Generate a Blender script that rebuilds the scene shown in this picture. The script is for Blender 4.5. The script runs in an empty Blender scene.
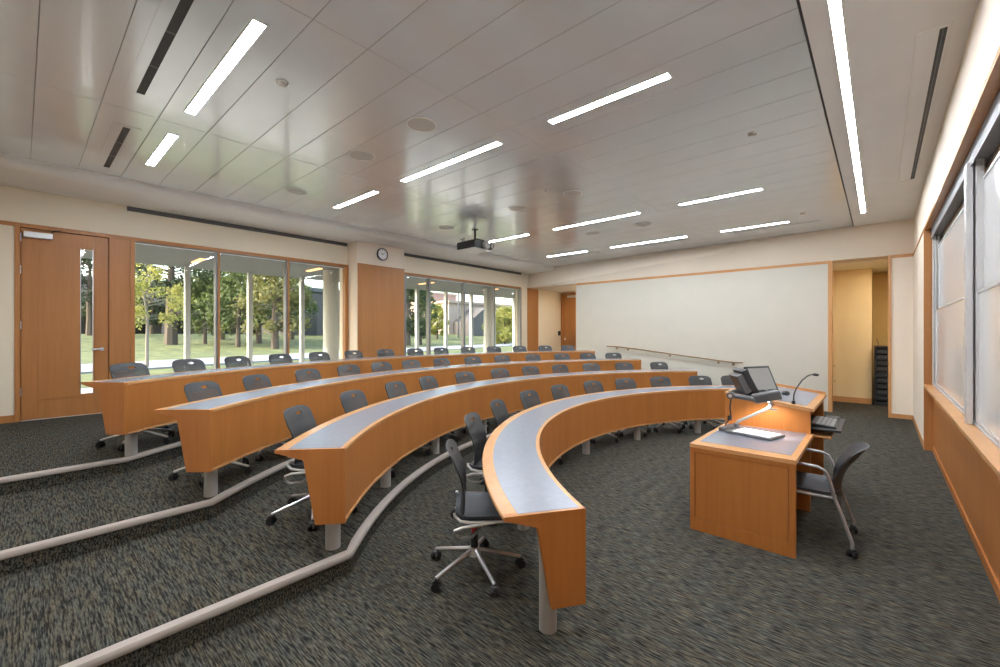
import bpy, bmesh, math, random
from mathutils import Vector, Matrix
random.seed(7)
PI = math.pi
scene = bpy.context.scene
COL = scene.collection
sin, cos = math.sin, math.cos

# ------------------------------------------------------------------ materials
def new_mat(name):
    m = bpy.data.materials.new(name); m.use_nodes = True
    nt = m.node_tree
    return m, nt, nt.nodes['Principled BSDF']

def plain(name, col, rough=.5, metal=0., spec=.5, bump=None, coat=0.):
    m, nt, b = new_mat(name)
    b.inputs['Base Color'].default_value = (*col, 1)
    b.inputs['Roughness'].default_value = rough
    b.inputs['Metallic'].default_value = metal
    b.inputs['Specular IOR Level'].default_value = spec
    b.inputs['Coat Weight'].default_value = coat
    tc = nt.nodes.new('ShaderNodeTexCoord')
    n = nt.nodes.new('ShaderNodeTexNoise'); n.inputs['Scale'].default_value = 3.0 if not bump else bump[0]
    nt.links.new(tc.outputs['Object'], n.inputs['Vector'])
    mx = nt.nodes.new('ShaderNodeMixRGB'); mx.blend_type = 'MIX'
    mx.inputs['Color1'].default_value = (*[c * .96 for c in col], 1)
    mx.inputs['Color2'].default_value = (*[min(1, c * 1.04) for c in col], 1)
    nt.links.new(n.outputs['Fac'], mx.inputs['Fac'])
    nt.links.new(mx.outputs['Color'], b.inputs['Base Color'])
    if bump:
        bp = nt.nodes.new('ShaderNodeBump'); bp.inputs['Strength'].default_value = bump[1]
        bp.inputs['Distance'].default_value = .002
        nt.links.new(n.outputs['Fac'], bp.inputs['Height']); nt.links.new(bp.outputs['Normal'], b.inputs['Normal'])
    return m

def wood(name, dark, light, scale=(14, 14, .7), rough=.38):
    m, nt, b = new_mat(name)
    tc = nt.nodes.new('ShaderNodeTexCoord')
    mp = nt.nodes.new('ShaderNodeMapping'); mp.inputs['Scale'].default_value = scale
    nt.links.new(tc.outputs['Object'], mp.inputs['Vector'])
    n = nt.nodes.new('ShaderNodeTexNoise'); n.inputs['Scale'].default_value = 3.2; n.inputs['Detail'].default_value = 6
    n.inputs['Roughness'].default_value = .6
    nt.links.new(mp.outputs['Vector'], n.inputs['Vector'])
    mp2 = nt.nodes.new('ShaderNodeMapping'); mp2.inputs['Scale'].default_value = tuple(s * .22 for s in scale)
    nt.links.new(tc.outputs['Object'], mp2.inputs['Vector'])
    n2 = nt.nodes.new('ShaderNodeTexNoise'); n2.inputs['Scale'].default_value = 2.0
    nt.links.new(mp2.outputs['Vector'], n2.inputs['Vector'])
    ad = nt.nodes.new('ShaderNodeMath'); ad.operation = 'ADD'
    nt.links.new(n.outputs['Fac'], ad.inputs[0]); nt.links.new(n2.outputs['Fac'], ad.inputs[1])
    hf = nt.nodes.new('ShaderNodeMath'); hf.operation = 'MULTIPLY'; hf.inputs[1].default_value = .5
    nt.links.new(ad.outputs[0], hf.inputs[0])
    cr = nt.nodes.new('ShaderNodeValToRGB')
    cr.color_ramp.elements[0].position = .34; cr.color_ramp.elements[0].color = (*dark, 1)
    cr.color_ramp.elements[1].position = .66; cr.color_ramp.elements[1].color = (*light, 1)
    nt.links.new(hf.outputs[0], cr.inputs['Fac']); nt.links.new(cr.outputs['Color'], b.inputs['Base Color'])
    b.inputs['Roughness'].default_value = rough
    b.inputs['Specular IOR Level'].default_value = .35
    return m

M = {}
WD, WL = (.365, .130, .030), (.45, .170, .040)
M['wood'] = wood('desk_wood', WD, WL)
M['wood_rim'] = wood('desk_rim_wood', (.52, .25, .10), (.60, .31, .13), (6, 6, 3), .26)
M['wood_door'] = wood('door_wood', (.375, .155, .048), (.45, .195, .062))
M['wall'] = plain('cream_paint', (.80, .71, .56), .6, bump=(220, .05))
M['wall_hi'] = plain('white_paint', (.80, .69, .57), .6, bump=(220, .05))
M['wboard_far'] = plain('writing_wall', (.57, .525, .45), .4)
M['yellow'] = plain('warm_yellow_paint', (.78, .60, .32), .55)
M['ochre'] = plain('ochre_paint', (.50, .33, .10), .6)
M['gyp'] = plain('gypsum_ceiling', (.88, .88, .87), .7)
M['panel'] = plain('metal_ceiling_panel', (.77, .84, .89), .22, metal=.15, spec=1., coat=.4)  # bluish tint put into the panel colour to stand in for cool daylight
M['gap'] = plain('ceiling_void', (.26, .26, .25), .9)
M['white'] = plain('white_metal', (.85, .85, .83), .4)
M['offwhite'] = plain('speaker_grille', (.60, .59, .56), .5, bump=(400, .3))
M['black'] = plain('black_plastic', (.012, .012, .013), .45)
M['darkslot'] = plain('dark_slot', (.025, .025, .027), .6)
M['slot2'] = plain('grey_slot', (.09, .09, .09), .6)
M['chrome'] = plain('polished_aluminium', (.62, .61, .60), .30, .85)
M['chan'] = plain('grey_channel', (.20, .20, .205), .5, .2)
M['tube'] = plain('grey_steel_tube', (.40, .39, .38), .35, .35)
M['alu'] = plain('satin_aluminium', (.55, .55, .56), .38, .9)
M['alu_light'] = plain('board_rail_aluminium', (.70, .70, .71), .35, .6)
M['leg'] = plain('grey_painted_leg', (.36, .345, .325), .45)
M['nosing'] = plain('stair_nosing_vinyl', (.42, .36, .32), .5)
M['chair'] = plain('grey_chair_plastic', (.036, .037, .039), .48, bump=(350, .12))
M['seatmat'] = plain('grey_seat_plastic', (.032, .034, .040), .42, bump=(350, .15))
M['red'] = plain('red_plastic', (.35, .02, .02), .4)
M['wbglass'] = plain('glossy_marker_board', (.74, .74, .73), .10, spec=.6)
M['paper'] = plain('white_paper', (.95, .95, .95), .8)
M['screen'] = plain('screen_glass', (.30, .28, .26), .25)
M['bronze'] = plain('bronze_metal', (.30, .19, .10), .35, .8)
M['brass'] = plain('brass_knob', (.55, .38, .14), .3, 1.)
M['greymetal'] = plain('dark_grey_metal', (.10, .10, .105), .4, .3)
M['led'] = plain('rack_unit_face', (.012, .013, .014), .4)
M['rackgrey'] = plain('rack_grey_buttons', (.07, .075, .075), .4)
M['keys'] = plain('keycaps', (.30, .29, .28), .5)
M['concrete'] = plain('pale_painted_steel', (.46, .48, .45), .55)
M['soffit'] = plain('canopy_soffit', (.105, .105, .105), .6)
M['pave'] = plain('path_concrete', (.33, .33, .35), .85, bump=(30, .2))
M['terrace'] = plain('terrace_concrete', (.62, .60, .58), .8, bump=(30, .2))
M['frame_dk'] = plain('grey_window_frame', (.23, .235, .24), .45, .3)
M['bark'] = plain('bark', (.10, .075, .055), .9, bump=(25, .6))
M['palebark'] = plain('pale_bark', (.24, .205, .165), .9, bump=(25, .5))
M['roofgrey'] = plain('roof_shingle', (.10, .09, .085), .8)
M['tan'] = plain('tan_render', (.40, .31, .25), .8)
M['darkglass'] = plain('dark_glazing', (.03, .035, .04), .15)
M['pinkwall'] = plain('pink_brick_far', (.42, .27, .22), .85)

# inlay : linen laminate
m, nt, b = new_mat('grey_laminate')
tc = nt.nodes.new('ShaderNodeTexCoord'); n = nt.nodes.new('ShaderNodeTexNoise'); n.inputs['Scale'].default_value = 25; n.inputs['Detail'].default_value = 2
cr = nt.nodes.new('ShaderNodeValToRGB')
cr.color_ramp.elements[0].position = .3; cr.color_ramp.elements[0].color = (.205, .215, .25, 1)
cr.color_ramp.elements[1].position = .7; cr.color_ramp.elements[1].color = (.222, .232, .27, 1)
nt.links.new(tc.outputs['Object'], n.inputs['Vector']); nt.links.new(n.outputs['Fac'], cr.inputs['Fac']); nt.links.new(cr.outputs['Color'], b.inputs['Base Color'])
b.inputs['Roughness'].default_value = .27; b.inputs['Specular IOR Level'].default_value = 1.
M['inlay'] = m

# brick
m, nt, b = new_mat('brown_brick')
tc = nt.nodes.new('ShaderNodeTexCoord'); br = nt.nodes.new('ShaderNodeTexBrick'); br.inputs['Scale'].default_value = 3
br.inputs['Color1'].default_value = (.16, .10, .075, 1); br.inputs['Color2'].default_value = (.20, .125, .09, 1); br.inputs['Mortar'].default_value = (.22, .19, .17, 1)
mp = nt.nodes.new('ShaderNodeMapping'); mp.inputs['Rotation'].default_value = (PI/2, 0, PI/2)
nt.links.new(tc.outputs['Object'], mp.inputs['Vector']); nt.links.new(mp.outputs['Vector'], br.inputs['Vector']); nt.links.new(br.outputs['Color'], b.inputs['Base Color'])
b.inputs['Roughness'].default_value = .9
M['brick'] = m

# carpet : dark olive grey with streaks running along X
def carpet():
    m, nt, b = new_mat('streaked_carpet')
    L = nt.links.new
    tc = nt.nodes.new('ShaderNodeTexCoord')
    def noise(scale, sc, det=3):
        mp = nt.nodes.new('ShaderNodeMapping'); mp.inputs['Scale'].default_value = scale
        L(tc.outputs['Object'], mp.inputs['Vector'])
        n = nt.nodes.new('ShaderNodeTexNoise'); n.inputs['Scale'].default_value = sc; n.inputs['Detail'].default_value = det
        L(mp.outputs['Vector'], n.inputs['Vector']); return n
    streak = noise((11, 125, 60), 1.0, 2)
    fleck = noise((24, 170, 90), 1.0, 2)
    hue = noise((5, 22, 12), 1.0, 2)
    c1 = nt.nodes.new('ShaderNodeValToRGB'); e = c1.color_ramp.elements
    e[0].position = .38; e[0].color = (.016, .016, .016, 1)
    e[1].position = .60; e[1].color = (.096, .090, .075, 1)
    x = e.new(.49); x.color = (.055, .052, .045, 1)
    L(streak.outputs['Fac'], c1.inputs['Fac'])
    c2 = nt.nodes.new('ShaderNodeValToRGB'); e = c2.color_ramp.elements
    e[0].position = .35; e[0].color = (.80, .90, .94, 1)
    e[1].position = .68; e[1].color = (1.15, .98, .76, 1)
    x = e.new(.5); x.color = (1., 1., .92, 1)
    L(hue.outputs['Fac'], c2.inputs['Fac'])
    mu = nt.nodes.new('ShaderNodeMixRGB'); mu.blend_type = 'MULTIPLY'; mu.inputs['Fac'].default_value = .7
    L(c1.outputs['Color'], mu.inputs['Color1']); L(c2.outputs['Color'], mu.inputs['Color2'])
    c3 = nt.nodes.new('ShaderNodeValToRGB'); e = c3.color_ramp.elements
    e[0].position = .38; e[0].color = (.6, .6, .6, 1); e[1].position = .62; e[1].color = (1.4, 1.4, 1.4, 1)
    L(fleck.outputs['Fac'], c3.inputs['Fac'])
    m2 = nt.nodes.new('ShaderNodeMixRGB'); m2.blend_type = 'MULTIPLY'; m2.inputs['Fac'].default_value = .85
    L(mu.outputs['Color'], m2.inputs['Color1']); L(c3.outputs['Color'], m2.inputs['Color2'])
    L(m2.outputs['Color'], b.inputs['Base Color'])
    b.inputs['Roughness'].default_value = .95; b.inputs['Specular IOR Level'].default_value = .1
    bp = nt.nodes.new('ShaderNodeBump'); bp.inputs['Strength'].default_value = .4; bp.inputs['Distance'].default_value = .004
    L(fleck.outputs['Fac'], bp.inputs['Height']); L(bp.outputs['Normal'], b.inputs['Normal'])
    return m
M['carpet'] = carpet()

# lawn
m, nt, b = new_mat('lawn')
tc = nt.nodes.new('ShaderNodeTexCoord'); n = nt.nodes.new('ShaderNodeTexNoise'); n.inputs['Scale'].default_value = 1.2; n.inputs['Detail'].default_value = 8
cr = nt.nodes.new('ShaderNodeValToRGB')
cr.color_ramp.elements[0].position = .35; cr.color_ramp.elements[0].color = (.058, .078, .022, 1)
cr.color_ramp.elements[1].position = .65; cr.color_ramp.elements[1].color = (.15, .165, .05, 1)
nt.links.new(tc.outputs['Object'], n.inputs['Vector']); nt.links.new(n.outputs['Fac'], cr.inputs['Fac']); nt.links.new(cr.outputs['Color'], b.inputs['Base Color'])
b.inputs['Roughness'].default_value = .95
M['lawn'] = m

def leafmat(name, a, c):
    m, nt, b = new_mat(name)
    tc = nt.nodes.new('ShaderNodeTexCoord'); n = nt.nodes.new('ShaderNodeTexNoise'); n.inputs['Scale'].default_value = 1.6; n.inputs['Detail'].default_value = 3
    cr = nt.nodes.new('ShaderNodeValToRGB')
    cr.color_ramp.elements[0].position = .35; cr.color_ramp.elements[0].color = (*a, 1)
    cr.color_ramp.elements[1].position = .65; cr.color_ramp.elements[1].color = (*c, 1)
    nt.links.new(tc.outputs['Object'], n.inputs['Vector']); nt.links.new(n.outputs['Fac'], cr.inputs['Fac']); nt.links.new(cr.outputs['Color'], b.inputs['Base Color'])
    b.inputs['Roughness'].default_value = .7
    tr = nt.nodes.new('ShaderNodeBsdfTranslucent'); nt.links.new(cr.outputs['Color'], tr.inputs['Color'])
    mx = nt.nodes.new('ShaderNodeMixShader'); mx.inputs['Fac'].default_value = .35
    nt.links.new(b.outputs[0], mx.inputs[1]); nt.links.new(tr.outputs[0], mx.inputs[2])
    nt.links.new(mx.outputs[0], nt.nodes['Material Output'].inputs['Surface'])
    return m
M['leaf_y'] = leafmat('yellow_green_leaves', (.20, .23, .045), (.38, .36, .09))
M['leaf_g'] = leafmat('green_leaves', (.05, .085, .025), (.16, .20, .06))
M['leaf_d'] = leafmat('dark_evergreen', (.02, .04, .018), (.06, .09, .035))
M['leaf_o'] = leafmat('autumn_leaves', (.09, .10, .03), (.22, .21, .07))

# glass : clear pane with a Fresnel reflection
m, nt, b = new_mat('window_glass')
nt.nodes.remove(b)
t = nt.nodes.new('ShaderNodeBsdfTransparent'); t.inputs['Color'].default_value = (.95, .965, .955, 1)
g = nt.nodes.new('ShaderNodeBsdfGlossy'); g.inputs['Roughness'].default_value = .02
fr = nt.nodes.new('ShaderNodeFresnel'); fr.inputs['IOR'].default_value = 1.45
mx = nt.nodes.new('ShaderNodeMixShader')
ge = nt.nodes.new('ShaderNodeNewGeometry'); fm = nt.nodes.new('ShaderNodeMath'); fm.operation = 'SUBTRACT'; fm.inputs[0].default_value = 1
nt.links.new(ge.outputs['Backfacing'], fm.inputs[1])
fmul = nt.nodes.new('ShaderNodeMath'); fmul.operation = 'MULTIPLY'
nt.links.new(fr.outputs[0], fmul.inputs[0]); nt.links.new(fm.outputs[0], fmul.inputs[1])
nt.links.new(fmul.outputs[0], mx.inputs['Fac']); nt.links.new(t.outputs[0], mx.inputs[1]); nt.links.new(g.outputs[0], mx.inputs[2])
nt.links.new(mx.outputs[0], nt.nodes['Material Output'].inputs['Surface'])
M['glass'] = m

# perforated chair back : solid rim, small holes through the field (UV in metres)
m, nt, b = new_mat('perforated_chair_plastic')
b.inputs['Base Color'].default_value = (.036, .037, .039, 1); b.inputs['Roughness'].default_value = .48
uv = nt.nodes.new('ShaderNodeUVMap'); uv.uv_map = 'UVMap'
vo = nt.nodes.new('ShaderNodeTexVoronoi'); vo.inputs['Scale'].default_value = 85; vo.inputs['Randomness'].default_value = 0
nt.links.new(uv.outputs['UV'], vo.inputs['Vector'])
lt = nt.nodes.new('ShaderNodeMath'); lt.operation = 'LESS_THAN'; lt.inputs[1].default_value = .27
nt.links.new(vo.outputs['Distance'], lt.inputs[0])
uv2 = nt.nodes.new('ShaderNodeUVMap'); uv2.uv_map = 'Rim'
sp = nt.nodes.new('ShaderNodeSeparateXYZ'); nt.links.new(uv2.outputs['UV'], sp.inputs[0])
gt = nt.nodes.new('ShaderNodeMath'); gt.operation = 'GREATER_THAN'; gt.inputs[1].default_value = .028
nt.links.new(sp.outputs['X'], gt.inputs[0])
mu = nt.nodes.new('ShaderNodeMath'); mu.operation = 'MULTIPLY'
nt.links.new(lt.outputs[0], mu.inputs[0]); nt.links.new(gt.outputs[0], mu.inputs[1])
t = nt.nodes.new('ShaderNodeBsdfTransparent'); mx = nt.nodes.new('ShaderNodeMixShader')
nt.links.new(mu.outputs[0], mx.inputs['Fac']); nt.links.new(b.outputs[0], mx.inputs[1]); nt.links.new(t.outputs[0], mx.inputs[2])
nt.links.new(mx.outputs[0], nt.nodes['Material Output'].inputs['Surface'])
M['perf'] = m

def emit(name, col, s):
    m, nt, b = new_mat(name)
    b.inputs['Base Color'].default_value = (*col, 1)
    b.inputs['Emission Color'].default_value = (*col, 1); b.inputs['Emission Strength'].default_value = s
    return m
M['lamp'] = emit('lamp_diffuser', (.90, .98, 1.06), 118)
M['strip'] = emit('strip_diffuser', (.92, .98, 1.04), 80)
M['warm'] = emit('soffit_lamp', (1, .55, .25), 1.6)

# ------------------------------------------------------------------ mesh helpers
class MB:
    def __init__(s): s.v = []; s.f = []
    def add(s, vs, fs):
        o = len(s.v); s.v += [tuple(p) for p in vs]; s.f += [tuple(i + o for i in f) for f in fs]; return s
    def box(s, x0, x1, y0, y1, z0, z1):
        return s.add([(x0,y0,z0),(x1,y0,z0),(x1,y1,z0),(x0,y1,z0),(x0,y0,z1),(x1,y0,z1),(x1,y1,z1),(x0,y1,z1)],
                     [(0,3,2,1),(4,5,6,7),(0,1,5,4),(1,2,6,5),(2,3,7,6),(3,0,4,7)])
    def prism(s, poly, z0, z1):
        n = len(poly); vs = [(x,y,z0) for x,y in poly] + [(x,y,z1) for x,y in poly]
        fs = [tuple(range(n-1,-1,-1)), tuple(range(n,2*n))] + [(i,(i+1)%n,n+(i+1)%n,n+i) for i in range(n)]
        return s.add(vs, fs)
    def hexa(s, p): # 8 points bottom 4 then top 4
        return s.add(p, [(0,3,2,1),(4,5,6,7),(0,1,5,4),(1,2,6,5),(2,3,7,6),(3,0,4,7)])
    def tube(s, pts, r, n=8, cap=True):
        pts = [Vector(p) for p in pts]; rs = r if isinstance(r, (list, tuple)) else [r]*len(pts)
        rings = []; up = None
        for i, p in enumerate(pts):
            d = (pts[min(i+1,len(pts)-1)] - pts[max(i-1,0)]).normalized()
            if up is None:
                up = Vector((0,0,1)) if abs(d.z) < .9 else Vector((1,0,0))
            a = d.cross(up).normalized(); bb = a.cross(d).normalized(); up = bb
            rings.append([p + (a*cos(2*PI*k/n) + bb*sin(2*PI*k/n))*rs[i] for k in range(n)])
        vs = [q for ring in rings for q in ring]; fs = []
        for i in range(len(pts)-1):
            for k in range(n):
                fs.append((i*n+k, i*n+(k+1)%n, (i+1)*n+(k+1)%n, (i+1)*n+k))
        if cap: fs += [tuple(range(n-1,-1,-1)), tuple(range((len(pts)-1)*n, len(pts)*n))]
        return s.add(vs, fs)
    def cyl(s, c, axis, r, h, n=20, r2=None):
        c = Vector(c); a = Vector(axis).normalized()
        return s.tube([c, c + a*h], [r, r if r2 is None else r2], n)
    def sweep(s, prof, path):   # prof [(u,z)], path [((x,y),(nx,ny))] : u along normal
        n = len(prof); vs = []
        for (x,y),(nx,ny) in path:
            vs += [(x+u*nx, y+u*ny, z) for u,z in prof]
        fs = []
        for i in range(len(path)-1):
            for k in range(n):
                fs.append((i*n+k, (i+1)*n+k, (i+1)*n+(k+1)%n, i*n+(k+1)%n))
        fs += [tuple(range(n)), tuple(range(len(path)*n-1, (len(path)-1)*n-1, -1))]
        return s.add(vs, fs)
    def build(s, name, mat, parent=None, smooth=False, bevel=0., rel=True, angle=40):
        me = bpy.data.meshes.new(name)
        off = Vector((0,0,0))
        if parent is not None and rel:
            off = Vector(parent.get('_o', (0,0,0)))
        me.from_pydata([tuple(Vector(p) - off) for p in s.v], [], s.f)
        bm = bmesh.new(); bm.from_mesh(me)
        bmesh.ops.recalc_face_normals(bm, faces=bm.faces)
        bm.to_mesh(me); bm.free()
        me.materials.append(mat)
        if smooth:
            me.polygons.foreach_set('use_smooth', [True]*len(me.polygons))
            try: me.set_sharp_from_angle(angle=math.radians(angle))
            except Exception: pass
        o = bpy.data.objects.new(name, me); COL.objects.link(o)
        if parent is not None: o.parent = parent
        elif False: pass
        o['_o'] = (0.,0.,0.)
        if parent is not None: o['_o'] = tuple(off)
        if bevel:
            bv = o.modifiers.new('bevel', 'BEVEL'); bv.width = bevel; bv.segments = 2; bv.limit_method = 'ANGLE'; bv.angle_limit = math.radians(50)
        return o

def tag(o, label=None, cat=None, group=None, kind=None):
    if label: o['label'] = label
    if cat: o['category'] = cat
    if group: o['group'] = group
    if kind: o['kind'] = kind
    return o
def thing(name, loc, label, cat, group=None, kind=None):
    o = bpy.data.objects.new(name, None); COL.objects.link(o); o.location = loc; o.empty_display_size = .1
    o['_o'] = tuple(float(c) for c in loc)
    return tag(o, label, cat, group, kind)
def struct(o): o['kind'] = 'structure'; return o
def sroot(name, loc=(0,0,0)): return thing(name, loc, None, None, None, 'structure')
KIDS = {}
def copy_tree(o, parent=None):
    c = o.copy(); COL.objects.link(c)
    if parent is not None: c.parent = parent
    for ch in list(o.children): copy_tree(ch, c)
    return c

# ------------------------------------------------------------------ constants (metres; camera stands at the origin)
XL, XR, YF, YB = -8.88, .475, 11.35, -.45
ZC, ZT, ZS = 3.80, 3.18, 3.66
ST = .144
CC = (1.02, 5.38)
RF = [3.92, 5.34, 6.67, 8.03]
RN = [5.38, 6.68, 8.03]
XN = [-2.72, -4.06, -5.50]

# ------------------------------------------------------------------ floor and tiers
def boundary(k):
    r, x = RN[k], XN[k]
    dx = x - CC[0]; a = math.acos(dx / r)       # angle of start (upper half); mirror lower
    pts = [(x, YB)]
    n = 48
    for i in range(n+1):
        t = -a + 0 + (2*a - 2*PI) * i/n if False else (2*PI - a) - (2*PI - 2*a) * i/n
        pts.append((CC[0] + r*cos(t), CC[1] + r*sin(t)))
    pts.append((x, YF))
    return pts
floor = struct(MB().box(XL-.1, 1.1, YB-.1, 14.6, -.12, 0).build('floor', M['carpet']))
for k in range(3):
    b = boundary(k)
    poly = b + [(XL, YF), (XL, YB)]
    mb = MB().prism(poly, ST*k, ST*(k+1))
    if k == 2: pass
    t = mb.build('tier', M['carpet'], floor)
    # nosing : rounded vinyl strip over the front edge
    path = []
    for i, p in enumerate(b):
        a, c = b[max(i-1,0)], b[min(i+1,len(b)-1)]
        d = Vector((c[0]-a[0], c[1]-a[1])).normalized()
        nrm = (-d.y, d.x)          # towards the tier (left of travel = -X side)
        path.append((p, nrm))
    z = ST*(k+1)
    prof = [(-.012,z-.036),(-.016,z-.031),(-.016,z-.006),(-.009,z+.004),(.045,z+.004),(.05,z),(0,z),(0,z-.036)]
    MB().sweep(prof, path).build('nosing', M['nosing'], t, smooth=True, angle=50)
MB().box(XL, -6.97, YF, 13.4, 0, ST*3).build('tier', M['carpet'], floor)

# ------------------------------------------------------------------ walls
z3 = ST*3
# left (window) wall : pieces round the openings
mb = MB()
mb.box(XL-.25, XL, YB-.15, 14.6, ZT, 4.0)                 # above the head
mb.box(XL-.25, XL, YB-.15, -.05, 0, ZT)                   # left of the door
mb.box(XL-.25, XL, YB-.15, 12.0, 0, z3)                   # below the glass
mb.box(XL-.25, XL, 11.03, 13.4, z3, ZT)                   # far end
wl = struct(mb.build('wall_left', M['wall']))
MB().box(XL-.002, XL+.012, 11.36, 11.97, z3, ZT-.005).build('wood_strip', M['wood_door'], wl)
# pier between the windows
pier = struct(MB().box(XL-.1, -8.48, 4.87, 6.09, ZT+.0, ZS+.02).box(XL-.1, -8.50, 4.87, 6.09, z3, ZT).box(XL-.25, XL, 4.8, 6.37, z3, ZT).build('wall_pier', M['wall_hi'], bevel=.004))
MB().box(-8.502, -8.474, 4.885, 6.085, z3+.02, ZT-.03).build('wood_panel', M['wood_door'], pier, bevel=.003)
MB().box(-8.502, -8.466, 4.88, 6.09, ZT-.03, ZT+.004).build('wood_cap', M['wood_door'], pier)
# far wall
wf = struct(MB().box(-6.97, -.82, YF, YF+.15, 0, ZT-.05).build('wall_far', M['wboard_far']))
mb = MB()
mb.hexa([(XL,YF,ZT),(XR+.1,YF,ZT),(XR+.1,YF+.4,ZT),(XL,YF+.4,ZT),(XL,YF+.14,ZC+.02),(XR+.1,YF-.27,ZC+.02),(XR+.1,YF+.4,ZC+.02),(XL,YF+.4,ZC+.02)])
MB.build(mb, 'bulkhead', M['wall_hi'], wf)
MB().box(.16, XR, YF, YF+.12, 0, ZT-.05).build('wall_end', M['wall_hi'], wf)
struct(MB().box(-6.97, -.82, YF-.012, YF+.1, ZT-.055, ZT+.004).box(.12, XR, YF-.012, YF+.1, ZT-.055, ZT+.004).build('trim_1', M['wood_rim']))
struct(MB().box(-.82, -.75, YF-.025, YF+.2, 0, ZT).build('trim_2', M['wood_rim'], bevel=.003))
struct(MB().box(.12, .165, YF-.025, YF+.2, 0, ZT).build('trim_3', M['wood_rim'], bevel=.003))
struct(MB().box(-6.985, -6.97, YF-.004, YF+.15, z3, ZT-.05).build('trim_4', M['wood_rim']))
struct(MB().box(.165, XR-.012, YF-.014, YF+.01, 0, .085).build('baseboard_far', M['wood_rim']))
# vestibule in the far left corner
mb = MB().box(XL-.1, -6.5, 13.4, 13.55, 0, ZT+.1).box(-6.97, -6.82, YF+.15, 13.4, 0, ZT)
struct(mb.build('wall_vestibule', M['wall']))
struct(MB().box(XL, -6.8, YF+.4, 13.5, ZT, ZT+.1).build('ceiling_vestibule', M['gyp']))
# alcove to the right of the writing wall
mb = MB().box(-1.4, -.14, 13.2, 13.3, 0, ZT).box(-1.4, -1.3, YF+.15, 13.2, 0, ZT)
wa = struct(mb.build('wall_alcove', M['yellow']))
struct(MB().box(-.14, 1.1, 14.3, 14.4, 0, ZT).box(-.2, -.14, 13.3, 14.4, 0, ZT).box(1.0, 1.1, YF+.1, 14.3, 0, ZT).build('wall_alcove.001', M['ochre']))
struct(MB().box(-1.4, 1.1, YF+.4, 14.4, ZT-.01, ZT+.1).build('ceiling_alcove', M['gyp']))
struct(MB().box(-1.3, -.14, 13.18, 13.2, 0, .13).build('baseboard_alcove', M['wood_rim']))
cab = tag(MB().box(-1.29, -.78, 13.17, 13.199, .14, ZT-.03).build('cabinet_door', M['yellow'], bevel=.003), None, None)
cab.parent = wa
for zz in (.87, .49):
    MB().cyl((-.825,13.17,zz),(0,-1,0),.008,.03,10).tube([(-.825,13.14,zz),(-.825,13.13,zz),(-.825,13.118,zz)],[.012,.022,.016],12).build('knob', M['brass'], cab, smooth=True)
# right wall
mb = MB()
mb.box(XR, XR+.35, YB-.15, YF+.3, 3.12, 4.0)
mb.box(XR, XR+.35, 8.54, YF, 0, 3.12)
mb.box(.64, XR+.35, YB-.15, 8.54, .9, 3.12)
wr = struct(mb.build('wall_right', M['wall_hi']))
struct(MB().box(XR-.008, XR+.02, 8.54, YF-.012, 3.12, 3.16).box(XR-.008, .56, YB, 8.54, 3.115, 3.155).build('trim_5', M['wood_rim']))
struct(MB().box(XR-.012, .60, 8.50, 8.54, 0, 3.115).build('trim_6', M['wood_door'], bevel=.002))
struct(MB().box(.56, .66, YB, 8.5, 0, .9).build('trim_7', M['wood']))     # panelling below the ledge
struct(MB().box(.548, .56, YB, 8.5, 0, .075).build('baseboard_right', M['wood']))
struct(MB().box(XR-.012, .66, YB, 8.5, .895, .93).build('trim_8', M['wood_rim'], bevel=.004))
struct(MB().box(XR-.012, XR, 8.54, YF-.014, 0, .085).build('baseboard_right.001', M['wood_rim']))
struct(MB().box(XL-.25, 1.0, YB-.15, YB, 0, 4.0).build('wall_back', M['wall_hi']))
# left baseboard left of the door and head trim along the window wall
struct(MB().box(XL, XL+.014, YB, -.05, z3, z3+.1).build('baseboard_left', M['wood_door']))
struct(MB().box(XL-.1, XL+.014, YB, 4.87, ZT-.055, ZT).box(XL-.1, XL+.014, 6.09, 11.03, ZT-.055, ZT).build('trim_9', M['wood_door']))

# ------------------------------------------------------------------ ceiling
ceil = struct(MB().box(XL-.25, 1.0, YB-.15, YF+.4, ZC+.03, ZC+.12).build('ceiling', M['gap']))
mb = MB(); g = .0018
ys = []
y = .085 - .416*2
while y < YF + .2: ys.append((y, y+.416)); y += .416
xs = [(-7.83,-5.39),(-5.39,-2.90),(-2.90,-.402)]
for (y0,y1) in ys:
    for (x0,x1) in xs:
        a0,a1 = max(y0,YB)+g, min(y1,YF+.14)-g
        if a1-a0 < .02: continue
        c = .0025
        p = [(x0+g*.5,a0,ZC+c),(x1-g*.5,a0,ZC+c),(x1-g*.5,a1,ZC+c),(x0+g*.5,a1,ZC+c)]
        q = [(x0+g*.5+.004,a0+c,ZC),(x1-g*.5-.004,a0+c,ZC),(x1-g*.5-.004,a1-c,ZC),(x0+g*.5+.004,a1-c,ZC)]
        mb.add(p+q, [(4,5,6,7),(0,1,5,4),(1,2,6,5),(2,3,7,6),(3,0,4,7)])
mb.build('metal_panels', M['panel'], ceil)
MB().box(-.404, -.386, YB, YF-.25, ZC-.0015, ZC+.02).build('shadow_gap', M['darkslot'], ceil)
MB().box(-.388, XR, YB, YF+.1, ZC-.002, ZC+.03).build('gypsum_border', M['gyp'], ceil)
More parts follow.
